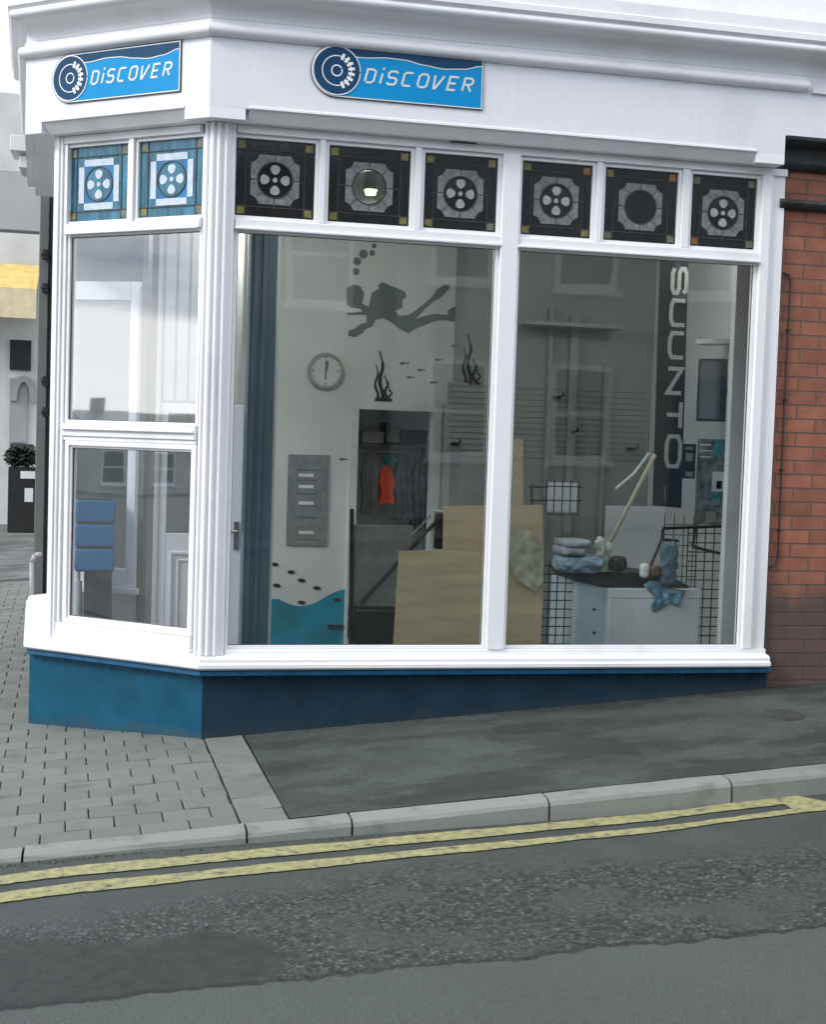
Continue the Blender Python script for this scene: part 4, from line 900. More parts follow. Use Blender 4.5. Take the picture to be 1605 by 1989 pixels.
# television on a wall arm
Fs = Fr((XW-.25, 2.0, 0), (-.28, -.96, 0)); Fs = Fr((3.60, 2.2, 0), (.75, -.66, 0))
P = [Fs.px(1357, 697), Fs.px(1411, 695), Fs.px(1405, 822), Fs.px(1352, 818)]
tv = thing('television', Fs.p(*P[3], 0), 'black flat screen on a wall arm between banner and right window edge', 'television')
k = MB(); k.box(Fs, P[3][0], P[1][0], P[3][1], P[0][1], -.05, 0); k.build('screen_case', M['black'], tv, .006)
k = MB(); k.box(Fs, P[3][0]+.02, P[1][0]-.02, P[3][1]+.02, P[0][1]-.02, .0005, .003); k.build('screen', M['screen'], tv)
k = MB(); c_ = Fs.p((P[3][0]+P[1][0])/2, (P[3][1]+P[0][1])/2, -.05); k.tube(c_, (XW, c_.y+.1, c_.z), .02); k.box(Fs, P[3][0]-.02, P[1][0]+.02, P[0][1]+.11, P[0][1]+.14, -.2, .02); k.build('wall_arm', M['metal'], tv)
# posters and small sign below it
def sheet(fr, x0, y0, x1, y1, m_, name, label, cat, extra=(), d=0, th=.01):
    (a, t), (c, b) = fr.px(x0, y0), fr.px(x1, y1); r_ = thing(name, fr.p(a, b, d), label, cat); k = MB(); k.box(fr, a, c, b, t, d-th, d); k.build('sheet', m_, r_)
    for nm, mm, (p, q, r2, s_) in extra:
        (a2, t2), (c2, b2) = fr.px(p, q), fr.px(r2, s_); k = MB(); k.box(fr, a2, c2, b2, t2, d+.0005, d+.003); k.build(nm, mm, r_)
    return r_
fW = FY(2.0)
M['posterblue'] = mat('blue_print', (.06, .30, .42), .4, .3, 20)
sheet(fW, 1328, 862, 1350, 930, M['black'], 'small_sign', 'small black upright sign right of the black banner', 'sign', [('sign_print', M['poster'], (1332, 868, 1346, 874)), ('sign_print', M['poster'], (1333, 880, 1345, 896)), ('sign_print', M['poster'], (1332, 916, 1346, 926))])
M['posterscene'] = mat('printed_picture', (.22, .27, .26), .4, .45, 16)
sheet(fW, 1357, 852, 1411, 1020, M['posterscene'], 'picture_poster', 'blue and grey picture poster below the black screen', 'poster',
      [('poster_blue_print', M['posterblue'], (1388, 856, 1409, 885)), ('poster_line', M['offwhite'], (1360, 862, 1382, 866)), ('poster_line', M['offwhite'], (1360, 874, 1382, 877)), ('poster_line', M['offwhite'], (1360, 886, 1380, 889)),
       ('poster_panel', M['offwhite'], (1384, 916, 1408, 955)), ('poster_dark_print', M['decal'], (1392, 934, 1402, 950)), ('poster_teal_print', M['mint'], (1376, 959, 1408, 968)), ('poster_panel', M['midgrey'], (1372, 993, 1390, 1013)), ('poster_dark_print', M['decal'], (1360, 998, 1370, 1012))])
# grid-wall panels
def gridwall(fr, x0, y0, x1, y1, step, label, d=0, m_=None, r=.004, sv=None):
    (a, t), (c, b) = fr.px(x0, y0), fr.px(x1, y1); k = MB(); u = a
    while u <= c+.001: k.tube(fr.p(u, b, d), fr.p(u, t, d), r, 6); u += step
    v = b
    while v <= t+.001: k.tube(fr.p(a, v, d+r*1.6), fr.p(c, v, d+r*1.6), r, 6); v += (sv or step)
    return tag(k.build('grid_panel', m_ or M['black'], None, 0, origin=fr.p(a, b, d)), label, 'display grid', 'wire display grids in the window')
fE = FY(.9)
gridwall(FY(1.1), 1062, 932, 1125, 1000, .055, 'small black wire grid hanging above the folded pale cloths', sv=.09)
gridwall(fE, 1052, 1088, 1126, 1250, .055, 'black wire grid standing between plywood and grey cabinet')
gridwall(FY(1.3), 1292, 1000, 1352, 1140, .07, 'black wire grid just below the hanging banner', r=.003)
gridwall(fE, 1338, 1020, 1408, 1252, .06, 'tall black wire grid right of the white box')
sheet(FY(1.25), 1068, 937, 1122, 995, M['offwhite'], 'price_board', 'white board behind the small hanging wire grid', 'board', d=-.02)
# bars around the right grid
k = MB(); fX = FY(.85)
for p, q in (((1288, 1026), (1406, 1022)), ((1288, 1028), (1286, 1048)), ((1286, 1048), (1262, 1104)), ((1346, 1062), (1404, 1076)), ((1352, 1024), (1346, 1062)), ((1290, 1048), (1318, 1051))): k.path([at(fX, *p), at(fX, *q)], .010)
tag(k.build('display_rack', M['black'], None, 0, origin=at(fX, 1288, 1100)), 'bent black tube rack in front of the right wire grids', 'rack')
# white box, steel cabinet, tabletop
fK = FY(.75)
(a, t), (c, b) = fK.px(1184, 1143), fK.px(1356, 1262)
k = MB(); k.box(fK, a, c, ZF, t-.001, -.45, 0); bx_ = thing('white_carton', fK.p(a, ZF, 0), 'large plain white box in the right window with blue cloth over it', 'box'); k.build('carton_body', M['offwhite'], bx_, .006)
k = MB(); k.box(fK, a-.004, c+.004, t-.06, t, -.454, .004); k.box(fK, a-.004, c+.004, t-.001, t+.004, -.454, .004) if False else None; k.build('carton_lid', M['offwhite'], bx_, .004)
fK2 = FY(.82); (a, t), (c, b) = fK2.px(1120, 1130), fK2.px(1179, 1262)
cb_ = thing('steel_cabinet', fK2.p(a, ZF, 0), 'pale blue-grey steel cabinet left of the white box', 'cabinet')
k = MB(); k.box(fK2, a, c, ZF, t, -.5, 0); k.build('cabinet_body', M['boxgrey'], cb_, .006)
k = MB(); k.box(fK2, a+.012, c-.008, ZF+.05, t-.03, .0005, .012); k.build('cabinet_door', M['boxgrey'], cb_, .004)
for py in (1183, 1228):
    u, v = fK2.px(1153, py); k = MB(); k.disc(fK2, u, v, .009, .012, .02, 12); k.build('cabinet_lock', M['black'], cb_)
fK3 = FY(.80); k = MB()
k.prism(fK3, [fK3.px(*p) for p in ((1104, 1108), (1120, 1129), (1180, 1142), (1345, 1141), (1300, 1118), (1250, 1112))], -.4, .0)
tag(k.build('worktop', M['dark'], None, .006, origin=at(fK3, 1104, 1142)), 'dark tabletop lying over the cabinet and the white box', 'tabletop')
# soft things
def heap(name, m_, fr, x0, y0, x1, y1, dep, label, cat, seed, amp=.02, grp=None, sq=.45):
    (a, t), (c, b) = fr.px(x0, y0), fr.px(x1, y1); k = MB(); nu, nv = 64, 36; vs = []
    sd = Vector((seed*3.1, seed*1.7, seed))
    for j in range(nv+1):
        for i in range(nu+1):
            th = math.pi*(j/nv); ph = 2*math.pi*(i % nu)/nu; sh = math.sin(th)**sq if th < 3.14 else 0
            cx_, sx_ = math.cos(ph), math.sin(ph); cx_ = math.copysign(abs(cx_)**.7, cx_); sx_ = math.copysign(abs(sx_)**.7, sx_)
            uu = (a+c)/2+(c-a)/2*cx_*sh; dd = dep*sx_*sh; vv = (b+t)/2-(t-b)/2*math.copysign(abs(math.cos(th))**.8, math.cos(th))
            q = fr.p(uu, vv, dd); r_ = 1-abs(noise.noise(q*16+sd)*2); r2 = 1-abs(noise.noise(q*38+sd)*2)
            out_ = (q-fr.p((a+c)/2, (b+t)/2, 0)); out_ = out_.normalized() if out_.length > 1e-6 else Vector((0, 0, 1))
            q = q + out_*(amp*(1.5*r_-1.1)+amp*.55*(r2-.6)); q.z = max(q.z, fr.p(0, b, 0).z-.004) if cat != 'plant' else q.z; vs.append(q)
    f = [(j*(nu+1)+i, j*(nu+1)+i+1, (j+1)*(nu+1)+i+1, (j+1)*(nu+1)+i) for j in range(nv) for i in range(nu)]
    k.add(vs, f); return tag(k.build(name, m_, None, 0, True, origin=fr.p((a+c)/2, b, 0)), label, cat, grp)
def folded(name, m_, fr, x0, y0, x1, y1, dep, n_, label, seed):
    """a pile of folded cloth: thin slabs with wavy, rounded edges"""
    (a, t), (c, b) = fr.px(x0, y0), fr.px(x1, y1); k = MB(); rnd = random.Random(seed); h = (t-b)/n_; nu = 22
    for l_ in range(n_):
        w0 = a+rnd.uniform(0, .04)*(1+l_); w1 = c-rnd.uniform(0, .05)*(1+l_); pr_ = []
        for s_ in range(8):
            an = math.pi*s_/7; pr_.append((dep*rnd.uniform(.92, 1)+.5*h*math.sin(an), b+l_*h+.5*h-.5*h*math.cos(an)))
        vs = []
        for i in range(nu+1):
            u = w0+(w1-w0)*i/nu; e = min(1, 6*min(i, nu-i)/nu)
            for (d_, z_) in pr_: vs.append(fr.p(u, z_+.010*noise.noise(Vector((u*14, l_*.6, seed)))+.004*noise.noise(Vector((u*50, z_*60, seed))), d_*(.75+.25*e)+.010*noise.noise(Vector((u*20, z_*30, seed)))))
            vs.append(fr.p(u, b+l_*h+h*.98, -dep)); vs.append(fr.p(u, b+l_*h+.001, -dep))
        f = [(i*10+j, i*10+(j+1) % 10, (i+1)*10+(j+1) % 10, (i+1)*10+j) for i in range(nu) for j in range(10)]+[tuple(range(10)), tuple(range(nu*10, nu*10+10))]
        k.add(vs, f)
    return tag(k.build(name, m_, None, 0, True, origin=fr.p((a+c)/2, b, 0)), label, 'cloth')
heap('folded_cloth', M['pblue'], fK2, 1078, 1076, 1168, 1112, .14, 'rumpled pale blue-grey cloth beside the wire grid', 'cloth', 1, .016, None, .5)
folded('folded_cloth', M['pblue2'], fK2, 1074, 1046, 1142, 1076, .11, 2, 'flat pale grey cloth lying on the rumpled blue one', 2)
heap('plastic_bag', mat('milky_plastic', (.5, .52, .45), .3, .12, 10), FY(.8), 1154, 1044, 1184, 1110, .05, 'pale crumpled plastic bag on the dark tabletop', 'bag', 3, .018)
heap('power_tool', M['black'], FY(.72), 1184, 1080, 1216, 1110, .05, 'small black tool on the dark tabletop', 'tool', 4, .006)
heap('tin', M['offwhite'], FY(.70), 1244, 1094, 1260, 1122, .03, 'small white tin on the tabletop left of the brown jar', 'tin', 5, .003)
heap('jar', mat('brown_jar', (.16, .10, .07), .3, .2, 10), FY(.70), 1262, 1098, 1282, 1120, .03, 'small brown jar on the dark tabletop', 'jar', 6, .003)
heap('hanging_cloth', M['dkcloth'], FY(.70), 1284, 1050, 1314, 1136, .028, 'blue-grey cloth hanging from the bent black rack', 'cloth', 7, .016)
def drape(fr, pts, m_, label):
    P = [fr.px(*p) for p in pts]; k = MB(); cu = sum(p[0] for p in P)/len(P); cv = sum(p[1] for p in P)/len(P); n_ = len(P); vs = []; rings = 7
    for j in range(rings+1):
        for (u, v) in P:
            s_ = j/rings; uu = cu+(u-cu)*s_; vv = cv+(v-cv)*s_; vs.append(fr.p(uu, vv, .014+.014*math.sin(uu*95+vv*20)+.010*noise.noise(Vector((uu*25, vv*25, 0)))))
    f = [(j*n_+i, j*n_+(i+1) % n_, (j+1)*n_+(i+1) % n_, (j+1)*n_+i) for j in range(rings) for i in range(n_)]
    k.add(vs, f); o = k.build('draped_cloth', m_, None, 0, True, origin=fr.p(cu, cv, 0)); md = o.modifiers.new('thickness', 'SOLIDIFY'); md.thickness = .006
    return tag(o, label, 'cloth')
drape(fK, [(1248, 1136), (1262, 1128), (1285, 1130), (1300, 1142), (1330, 1146), (1322, 1162), (1316, 1176), (1300, 1168), (1288, 1180), (1268, 1188), (1262, 1176), (1272, 1160), (1262, 1148)], M['ltblue'], 'rumpled pale blue cloth draped over the white box')
# paper roll / white panel behind, pole leaning
sheet(FY(1.4), 1178, 982, 1288, 1106, M['offwhite'], 'display_board', 'blank white board standing below the banner, behind the pole', 'board')
k = MB(); pA, pB = at(FY(1.0), 1170, 1082), at(FY(1.25), 1272, 884); k.tube(pA, pB, .014, 12); pole = tag(k.build('leaning_pole', M['skirt'], None, 0, True, origin=pA), 'pale wooden pole leaning right against the banner', 'pole')
k = MB(); k.path([at(FY(1.02), 1196, 950), at(FY(1.08), 1232, 920), at(FY(1.1), 1262, 880)], .010); tag(k.build('bent_strip', M['offwhite'], None, 0, origin=at(FY(1.02), 1196, 950)), 'thin pale strip crossing the leaning pole', 'strip')
# blue drawer unit in the bay
fZ = Fr((-.62, 1.02, 0), (.86, -.5, 0)); fZ = FY(.93)
(a, t), (c, b) = fZ.px(147, 968), fZ.px(222, 1112)
dw = thing('drawer_unit', fZ.p(a, ZF, 0), 'bright blue unit of three drawers on a dark base in the bay', 'drawers')
for i in range(3):
    k = MB(); h = (t-b)/3; k.box(fZ, a, c, b+i*h+.008, b+(i+1)*h-.008, -.22, 0); k.build('drawer', M['wavy'] if False else M['sign_blue2'] if 'sign_blue2' in M else M.setdefault('sign_blue2', mat('blue_plastic', (.0, .15, .36), .35, .1, 5)), dw, .01)
k = MB(); k.box(fZ, a+.01, c-.01, b+.002, t-.002, -.22, -.012); k.build('drawer_carcass', M['black'], dw)
k = MB(); k.prism(fZ, [fZ.px(163, 1113), fZ.px(217, 1113), (c, ZF), (a+.07, ZF)], -.2, 0); k.build('drawer_base', M['dark'], dw)
# dive cylinder-ish white bottle next to it
k = MB(); q = at(FY(1.0), 150, 1128); k.tube(q, q+Vector((0, 0, .10)), .018, 14); k.tube(q+Vector((0, 0, .1)), q+Vector((0, 0, .125)), .010, 12); k.tube((q.x, q.y, ZF), q-Vector((0, 0, .001)), .03, 14)
tag(k.build('white_bottle', M['offwhite'], None, 0, origin=(q.x, q.y, ZF)), 'slim white bottle beside the blue drawers in the bay', 'bottle')

# ceiling spotlights that glint through the toplights, and an added fill lamp out of sight
for (px, py, yy, en, lb) in ((720, 380, .75, 9, 'lit yellow ceiling spotlight showing through the round pane of the second toplight'), (1128, 362, 1.0, 9, 'lit ceiling spotlight behind the fourth toplight'), (1400, 420, 1.5, 9, 'lit ceiling spotlight behind the sixth toplight'),
                         (560, 436, 2.4, 16, 'added fill lamp near the blue pillar, hidden by the transom')):
    q = at(FY(yy), px, py); q.z = min(q.z, ZC-.07); lt = thing('ceiling_spotlight', (q.x, q.y, ZC), lb, 'spotlight', 'ceiling spotlights in the shop')
    k = MB(); k.tube((q.x, q.y, ZC-.001), (q.x, q.y, q.z+.03), .03, 14, .045); k.build('spotlight_body', M['metal'], lt)
    k = MB(); k.tube((q.x, q.y, q.z+.029), (q.x, q.y, q.z+.004), .036, 14, .028); k.build('bulb', M['bulb'], lt)
    L = bpy.data.lights.new('spotlight_glow', 'POINT'); L.energy = en; L.color = (1, .96, .90); L.shadow_soft_size = .06
    lo = bpy.data.objects.new('spotlight_glow', L); COL.objects.link(lo); lo.location = (q.x, q.y, q.z-.08)

# small fittings on the slatted board and behind the box
for i, (px_, py_) in enumerate(((1082, 772), (1225, 872), (884, 862), (1110, 840))):
    q = at(fG, px_, py_, .02); k = MB(); k.box(Fr(q, (1, 0, 0)), -.035, .035, -.012, .012, -.004, .008); k.tube(q, q+Vector((0, -.16, .01)), .007, 8); k.tube(q+Vector((0, -.16, .01)), q+Vector((0, -.17, .04)), .007, 8)
    tag(k.build('display_hook', M['black'], None, 0, origin=q), 'black hook on the slatted wall, '+('under the second upright', 'lowest towards the banner', 'at the left end beside the doorway', 'middle one below the high shelf')[i], 'hook', 'hooks on the slatted wall')
gridwall(FY(1.55), 1296, 1146, 1352, 1240, .05, 'black wire grid low down behind the white box', r=.003)
k = MB()
for py_ in (946, 972): k.path([at(FY(1.3), 1028, py_), at(FY(1.3), 1130, py_)], .006)
k.path([at(FY(1.3), 1034, 940), at(FY(1.3), 1030, 1090)], .008)
tag(k.build('rail_stand', M['dark'], None, 0, origin=at(FY(1.3), 1030, 1090)), 'thin dark rail stand behind the plywood and the small wire grid', 'rail')

# ------------------------------------------------------------------ brick pier next door
br = thing('brick_building', (XR+.03, 0, .2), 'red brick pier of the next building with dark stone capital, right of the shop', 'building')
k = MB(); k.box(FR, XR+.015, 5.3, -.4, 3.25, -.35, .0); k.build('brick_wall', M['brick'], br)
k = MB(); sweepP = [Vector((3.135, 0)), Vector((5.3, 0))]
sweep(k, sweepP, [(-.02, 3.205), (.02, 3.205), (.05, 3.225), (.06, 3.24), (.05, 3.255), (.05, 3.32), (.09, 3.335), (.153, 3.345), (.158, 3.366), (-.02, 3.367)]); k.build('stone_capital', M['stone'], br, .003)
k = MB(); sweep(k, [Vector((3.165, 0)), Vector((5.3, 0))], [(-.02, 2.985), (.02, 2.985), (.05, 3.0), (.06, 3.02), (.05, 3.035), (.02, 3.045), (-.02, 3.05)]); k.build('stone_string_course', M['stone'], br, .003)
k = MB(); wallstrip((5.3, 0), (12, 0), -.4, 7, .3, k); k.box(FR, XR+.1, 5.3, 4.0, 7.2, -.3, -.002); k.build('upper_brick_wall', M['brick'], br)
k = MB(); k.path([(XR+.012, -.008, 2.63), (XR+.055, -.012, 2.62), (XR+.064, -.012, 2.57), (XR+.062, -.010, 1.8), (XR+.066, -.010, 1.0), (XR+.055, -.010, .96), (XR+.012, -.010, .94)], .0055, 8)
for z in (2.3, 1.9, 1.5, 1.15): k.box(FR, XR+.054, XR+.074, z, z+.012, .0, .02)
tag(k.build('wall_cable', M['black'], None, 0, origin=(XR+.06, -.01, .94)), 'thin black cable clipped down the red brick pier', 'cable')
# small things outside
k = MB(); mx_, my_ = 2.99, -.68; n_ = 30
k.add([Vector((mx_+.085*math.cos(2*math.pi*i/n_), my_+.12*math.sin(2*math.pi*i/n_), zg(mx_+.085*math.cos(2*math.pi*i/n_))+.006)) for i in range(n_)]+[Vector((mx_+.100*math.cos(2*math.pi*i/n_), my_+.137*math.sin(2*math.pi*i/n_), zg(mx_+.1*math.cos(2*math.pi*i/n_))+.002)) for i in range(n_)],
      [tuple(range(n_))]+[(i, (i+1) % n_, n_+(i+1) % n_, n_+i) for i in range(n_)])
tag(k.build('drain_cover', M['stone'], None, 0, origin=(mx_, my_, zg(mx_))), 'small dark oval drain cover in the pavement near the brick pier', 'drain cover')
k = MB(); k.tube((2.644, -.028, .181), (2.644, -.052, .178), .016, 14); tag(k.build('overflow_pipe', M['offwhite'], None, 0, origin=(2.644, -.03, .18)), 'small white pipe end poking out of the dark plinth', 'pipe')
k = MB(); k.disc(Fr((1.30, -.055, 3.2046), (1, 0, 0), (0, 1, 0)), 0, 0, .075, -.004, -.0002, 20, .018); tag(k.build('soffit_smudge', M['black'], None, 0, origin=(1.3, -.055, 3.2)), 'small dark oval vent in the soffit above the third toplight', 'smudge')  # dark oval drawn for a smudge on the soffit

# ------------------------------------------------------------------ shop signs
def sign(fr, uc, u1, vb, vt, vbc, label, d=.150):
    """uc: centre of the round emblem, u1: right edge"""
    r_ = thing('shop_sign', fr.p(uc, (vb+vt)/2, d), label, 'sign', 'signs on the white fascia')
    R0 = (vt-vb)/2; cv = (vt+vb)/2; 
    def cap(m_):
        r = R0-m_; return [(u1-m_, vb+m_), (u1-m_, vt-m_)]+[(uc+r*math.cos(R(a)), cv+r*math.sin(R(a))) for a in range(90, 271, 9)]
    k = MB(); k.prism(fr, cap(0), .0+d, .008+d); k.build('sign_edge', M['sign_line'], r_)
    k = MB(); k.prism(fr, cap(.004), .0081+d, .0096+d); k.build('sign_border', M['sign_white'], r_)
    k = MB(); k.prism(fr, cap(.010), .0097+d, .0108+d); k.build('sign_panel', M['sign_blue'], r_)
    m_ = .010; top = []
    L_ = u1-uc
    def wave(x): return vt-m_-.048-.030*math.sin((x-.15)*2*math.pi*.92)*(1) - .012*x if True else 0
    xs = [i/24 for i in range(25)]
    kn = [(0, .17), (.15, .18), (.33, .14), (.45, .15), (.58, .21), (.72, .25), (.86, .22), (1, .13)]
    def tk(x):
        for (a, p), (b_, q) in zip(kn, kn[1:]):
            if x <= b_: t_ = (x-a)/(b_-a); t_ = t_*t_*(3-2*t_); return p+(q-p)*t_
        return kn[-1][1]
    low = [(uc+.02+(L_-m_-.02)*x, vt-m_-(vt-vb)*tk(x)) for x in xs]
    poly = [(uc+.02, vt-m_-.0004), ]; poly = low + [(u1-m_, vt-m_), (uc+.02, vt-m_)]
    k = MB(); k.prism(fr, poly, .0109+d, .0118+d); k.build('sign_wave', M['sign_navy'], r_)
    k = MB(); k.ribbon(fr, low, .004, .0119+d, .0126+d); k.build('wave_line', M['sign_white'], r_)
    k = MB(); k.disc(fr, uc, cv, R0-.012, .0127+d, .0136+d, 40); k.build('emblem_disc', M['sign_navy'], r_)
    def ring(r1, r2, a0=0, a1=360): 
        n_ = 40; o_ = [(uc+r1*math.cos(R(a0+(a1-a0)*i/n_)), cv+r1*math.sin(R(a0+(a1-a0)*i/n_))) for i in range(n_+1)]; i_ = [(uc+r2*math.cos(R(a0+(a1-a0)*i/n_)), cv+r2*math.sin(R(a0+(a1-a0)*i/n_))) for i in range(n_+1)]
        return o_+i_[::-1]
    k = MB(); k.prism(fr, ring(R0-.010, R0-.015, 1, 358), .0137+d, .0144+d)
    k.prism(fr, ring(.030*R0/.135+.0, .024*R0/.135, 30, 380), .0137+d, .0144+d); k.prism(fr, ring(.078*R0/.135, .073*R0/.135, 70, 420), .0137+d, .0144+d)
    k.build('emblem_ring', M['sign_white'], r_)
    k = MB()
    for i in range(8):                                              # radial bars like a regulator grille on the right half
        a = -66+i*19; c1_, s1_ = math.cos(R(a)), math.sin(R(a)); pA = (uc+.060*c1_*R0/.135, cv+.060*s1_*R0/.135); pB = (uc+.094*c1_*R0/.135, cv+.094*s1_*R0/.135); k.ribbon(fr, [pA, pB], .0145, .0145+d, .0152+d)
    k.build('emblem_bars', M['sign_white'], r_)
    k = MB(); word = 'DiSCOVER'; h = R0*.50; x = uc+R0*1.08; adv = {'i': .42}; tot = sum(adv.get(c, 1.0) for c in word); sc = (u1-.035-x)/tot
    for ch in word:
        for i, st in enumerate(strokes(ch)):
            P = [(x+px_*sc*.92+py_*h*.26, cv-R0*.34+py_*h) for px_, py_ in st]
            k.ribbon(fr, P, .0105, .0112+d+i*.0004, .0128+d+i*.0004)
        x += adv.get(ch, 1.0)*sc
    k.build('sign_lettering', M['letter'], r_)
sign(FR, .590, 1.372, 3.355, 3.625, 0, 'blue DISCOVER sign on the long street-facing side of the fascia')
sign(FL, -.845, -.125, 3.345, 3.605, 0, 'blue DISCOVER sign on the short angled side of the fascia')

# ------------------------------------------------------------------ beyond the shop on the left
fJ = FY(3.2); (a, _), (c, _) = fJ.px(74, 600), fJ.px(93, 600)
dp = thing('door_post', fJ.p(a, 0, 0), 'grey post with dark brackets standing behind the bay, left of the window', 'post')
k = MB(); k.box(fJ, a, c, -.1, 3.6, -.10, 0); k.build('post_shaft', M['greypaint'], dp, .006)
k = MB(); k.box(fJ, c+.001, c+.03, -.1, 3.6, -.10, -.02); k.build('post_gap_shade', M['dark'], dp)  # dark strip paints the shaded gap beside the post
for py in (495, 560, 740, 800): k = MB(); u, v = fJ.px(86, py); k.box(fJ, u-.012, u+.03, v-.035, v+.035, .001, .035); k.tube(fJ.p(u-.02, v, .02), fJ.p(u+.02, v, .02), .018); k.build('post_bracket', M['black'], dp, .004)
fJ2 = FY(4.3); nb = thing('neighbouring_shop', fJ2.p(-1.05, 0, 0), 'next shop front on the left with white sill and teal-blue plinth', 'building')
def nbx(px0, px1, py0, py1, m_, name, th=.4, d=0):
    (a, t), (c, b) = fJ2.px(px0, py0), fJ2.px(px1, py1); k = MB(); k.box(fJ2, a, c, b, t, d-th, d); k.build(name, m_, nb, .004)
nbx(77, 130, 1096, 1130, M['white'], 'sill'); nbx(80, 130, 1130.5, 1260, M['blue'], 'plinth', .35, -.03); nbx(20, 130, 262, 300, M['white'], 'fascia', .4, .0); nbx(36, 130, 300.5, 330, M['white'], 'fascia_moulding', .4, -.05)
k = MB(); (a, t), (c, b) = fJ2.px(82, 331), fJ2.px(130, 1095); k.box(fJ2, a, c, b, t, -.3, -.1); k.build('wall', M['greypaint'], nb)
fJ3 = FY(6.5); (a, t) = fJ3.px(20, 330); (c, b) = fJ3.px(60, 450)
k = MB(); k.box(fJ3, a-.6, c+.35, b, t, -.2, 0);
tag(k.build('white_canopy', M['render_a'], None, .01, origin=fJ3.p(a, b, 0)), 'pale canopy panel high at the left edge behind the fascia', 'canopy')
# bollard
fO = FY(2.6); q = at(fO, 62, 1180); r_ = MB(); r_.path([q-Vector((0, 0, .02)), at(fO, 62, 1092), at(fO, 68, 1078), at(fO, 82, 1076)], .017, 12)
tag(r_.build('handrail', mat('grey_handrail', (.35, .34, .38), .4, .1, 5), None, 0, True, origin=q), 'short grey bent handrail by the shop entrance', 'handrail')
# far side of the street: yellow-awning shop with black boards
fV = FY(20.0)
def vb(px0, px1, py0, py1): (a, t), (c, b) = fV.px(px0, py0), fV.px(px1, py1); return a, c, b, t
fs = thing('awning_shop', fV.p(-2.6, -.2, 0), 'distant white shop with a yellow awning at the far left', 'building')
k = MB(); k.box(fV, -9, -1.2, -.6, 8, -3, 0); k.build('wall', M['render_a'], fs)
a, c, b, t = vb(10, 72, 548, 572); k = MB(); A0 = fV.p(a-2, t+.1, 0)
k.add([fV.p(a-2, t+.35, .01), fV.p(c+.05, t+.35, .01), fV.p(c+.05, b, 1.0), fV.p(a-2, b, 1.0), fV.p(a-2, t+.25, .01), fV.p(c+.05, t+.25, .01), fV.p(c+.05, b-.06, .95), fV.p(a-2, b-.06, .95)], [(0, 1, 2, 3), (4, 5, 6, 7), (0, 4, 7, 3), (1, 5, 6, 2), (2, 3, 7, 6), (0, 1, 5, 4)])
k.build('awning', M['awning'], fs)
a2, c2, b2, t2 = vb(10, 72, 575, 615); k = MB(); k.box(fV, a-2, c+.05, b-.55, b-.001, .97, 1.0); k.build('awning_valance', M['awning_b'], fs)
for (p0, p1, q0, q1, mm, nm) in ((20, 60, 660, 720, 'darkglass', 'shop_window'), (20, 52, 735, 860, 'render_b', 'door'), (20, 64, 862, 900, 'dark', 'stall_riser')):
    a, c, b, t = vb(p0, p1, q0, q1); k = MB(); k.box(fV, a, c, b, t, .001, .05); k.build(nm, M[mm], fs)
k = MB(); a, c, b, t = vb(28, 66, 700, 780); k.ribbon(fV, [((a+c)/2+(c-a)/2*math.cos(R(x)), b+(t-b)*.55*math.sin(R(x))) for x in range(0, 181, 15)], .12, .06, .12); k.build('arched_head', M['render_b'], fs)
fU = FY(16.5)
(a, t), (c, b) = fU.px(16, 906), fU.px(74, 1030); ab = thing('notice_board', fU.p(a, b, 0), 'black board with white notices standing on the distant pavement', 'sign')
k = MB(); k.box(fU, a, c, b-.05, t, -.05, 0); k.build('board', M['black'], ab, .01)
for (p0, p1, q0, q1) in ((40, 68, 915, 930), (48, 64, 948, 975), (40, 56, 870, 890)):
    (a2, t2), (c2, b2) = fU.px(p0, q0), fU.px(p1, q1); k = MB(); k.box(fU, a2, c2, b2, t2, .001, .01) if q0 > 900 else None
    if q0 > 900: k.build('notice', M['offwhite'], ab)
heap('planter_shrub', mat('dark_leaves', (.03, .045, .025), .7, .4, 30, 1, 40), FY(15.5), 14, 868, 70, 905, .4, 'dark clump of plants above the black board', 'plant', 9, .16, None, .6)

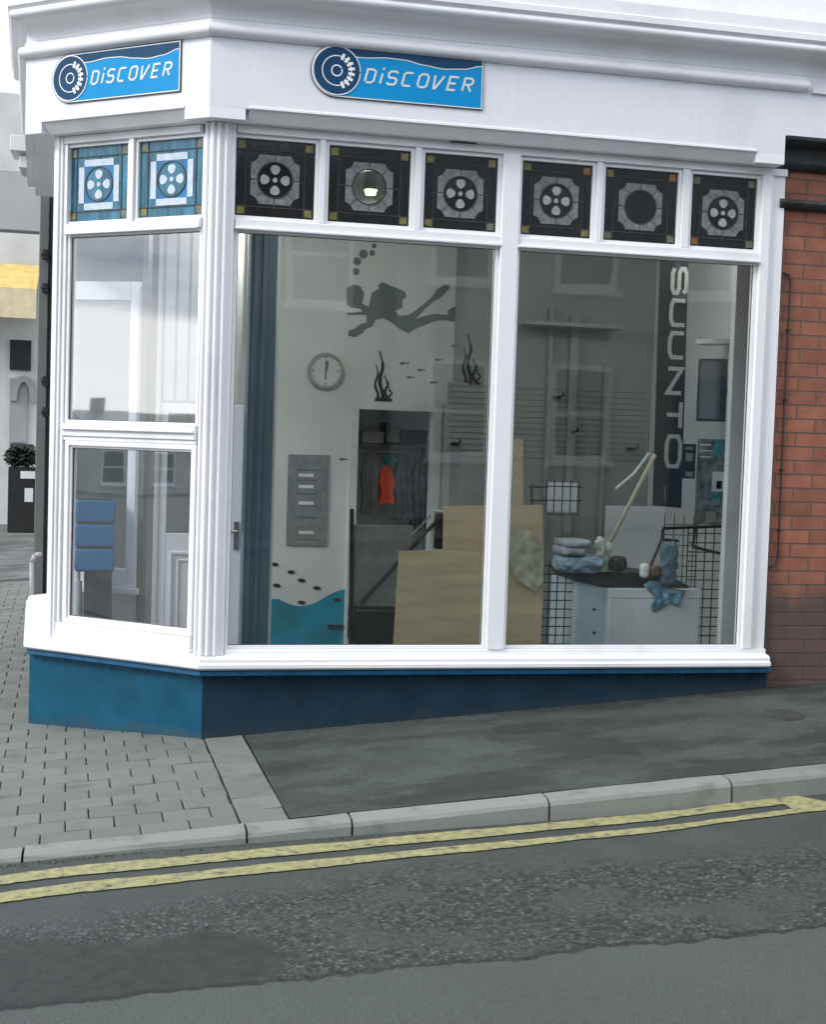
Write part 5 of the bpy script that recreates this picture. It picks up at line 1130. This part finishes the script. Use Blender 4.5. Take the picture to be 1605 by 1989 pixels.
# houses along the street, seen mainly as reflections in the glass
def house(x, y, w_, dp_, h_, face, wm, label, nwin, z0=None):
    z0 = zg(x)-.3 if z0 is None else z0
    u = {'N': (-1, 0, 0), 'E': (0, 1, 0)}[face]; fr = Fr((x, y, z0), u)          # outward normal towards the shop
    r_ = thing('terraced_house', (x, y, z0), label, 'building', 'houses across the street')
    hh = h_; cols = nwin; cw = w_/cols; k = MB(); k.box(fr, 0, w_, 0, hh, -dp_, 0); k.build('wall', wm, r_)
    k = MB(); s_ = [(-.2, hh-.05), (-.2, hh+.1), ( -dp_/2, hh+2.2), (-dp_-.0, hh+.1)]
    vs = [fr.p(uu, vv, d_) for uu in (-.1, w_+.1) for d_, vv in ((.25, hh+.001), (-dp_/2, hh+1.3), (-dp_-.25, hh+.001))]; k.add(vs, [(0, 1, 2), (3, 4, 5), (0, 1, 4, 3), (1, 2, 5, 4), (0, 2, 5, 3)])
    rf = k.build('roof', M['slate'], r_); k = MB(); k.box(fr, w_*.8, w_*.8+.6, hh+.5, hh+1.9, -dp_/2-.3, -dp_/2+.3); k.build('chimney', M['render_c'], rf)
    for fl in range(int(hh//2.7)):
        for i in range(cols):
            ux = i*cw+cw*.25; uw = cw*.5; vz = .95+fl*2.7
            if fl == 0 and i == 0:
                k = MB(); k.box(fr, ux, ux+.95, .3, 2.35, .002, .05); k.build('door', M['blue'], r_); continue
            k = MB(); k.rect(fr, ux, ux+uw, vz, vz+1.5, .08, .002, .06); k.box(fr, ux+.081, ux+uw-.081, vz+.73, vz+.79, .002, .05); k.box(fr, ux-.06, ux+uw+.06, vz-.09, vz-.001, .002, .12); wf = k.build('window', M['white'], r_)
            k = MB(); k.box(fr, ux+.08, ux+uw-.08, vz+.08, vz+1.42, .003, .012); k.build('pane', M['darkglass'], wf)
descr = ['brick house with blue door opposite, leftmost', 'pale rendered house opposite the shop, second from the left', 'grey stone house directly opposite the shop', 'white rendered house opposite, second from the right', 'dark brick house opposite, rightmost']
for i, (x, wm) in enumerate(((-9, 'render_c'), (-2.8, 'render_d'), (3.4, 'render_c'), (9.6, 'render_b'), (15.8, 'render_c'))):
    house(x, -13, 6.0, 7, 6.2 if i % 2 else 5.8, 'N', M[wm], descr[i], 3)
descr = ['pale house down the street to the left, nearest', 'stone house down the street to the left, second', 'pale grey house down the street to the left, third', 'grey rendered house down the street to the left, farthest']
for i, (x, y, wm, h_) in enumerate(((-52, -16, 'render_a', 2.8), (-58, -9, 'render_d', 2.9), (-54, -1.5, 'render_b', 2.75), (-60, 7, 'render_b', 2.8))):
    house(x, y, 6.6, 7, h_, 'E', M[wm], descr[i], 3, -1.6)
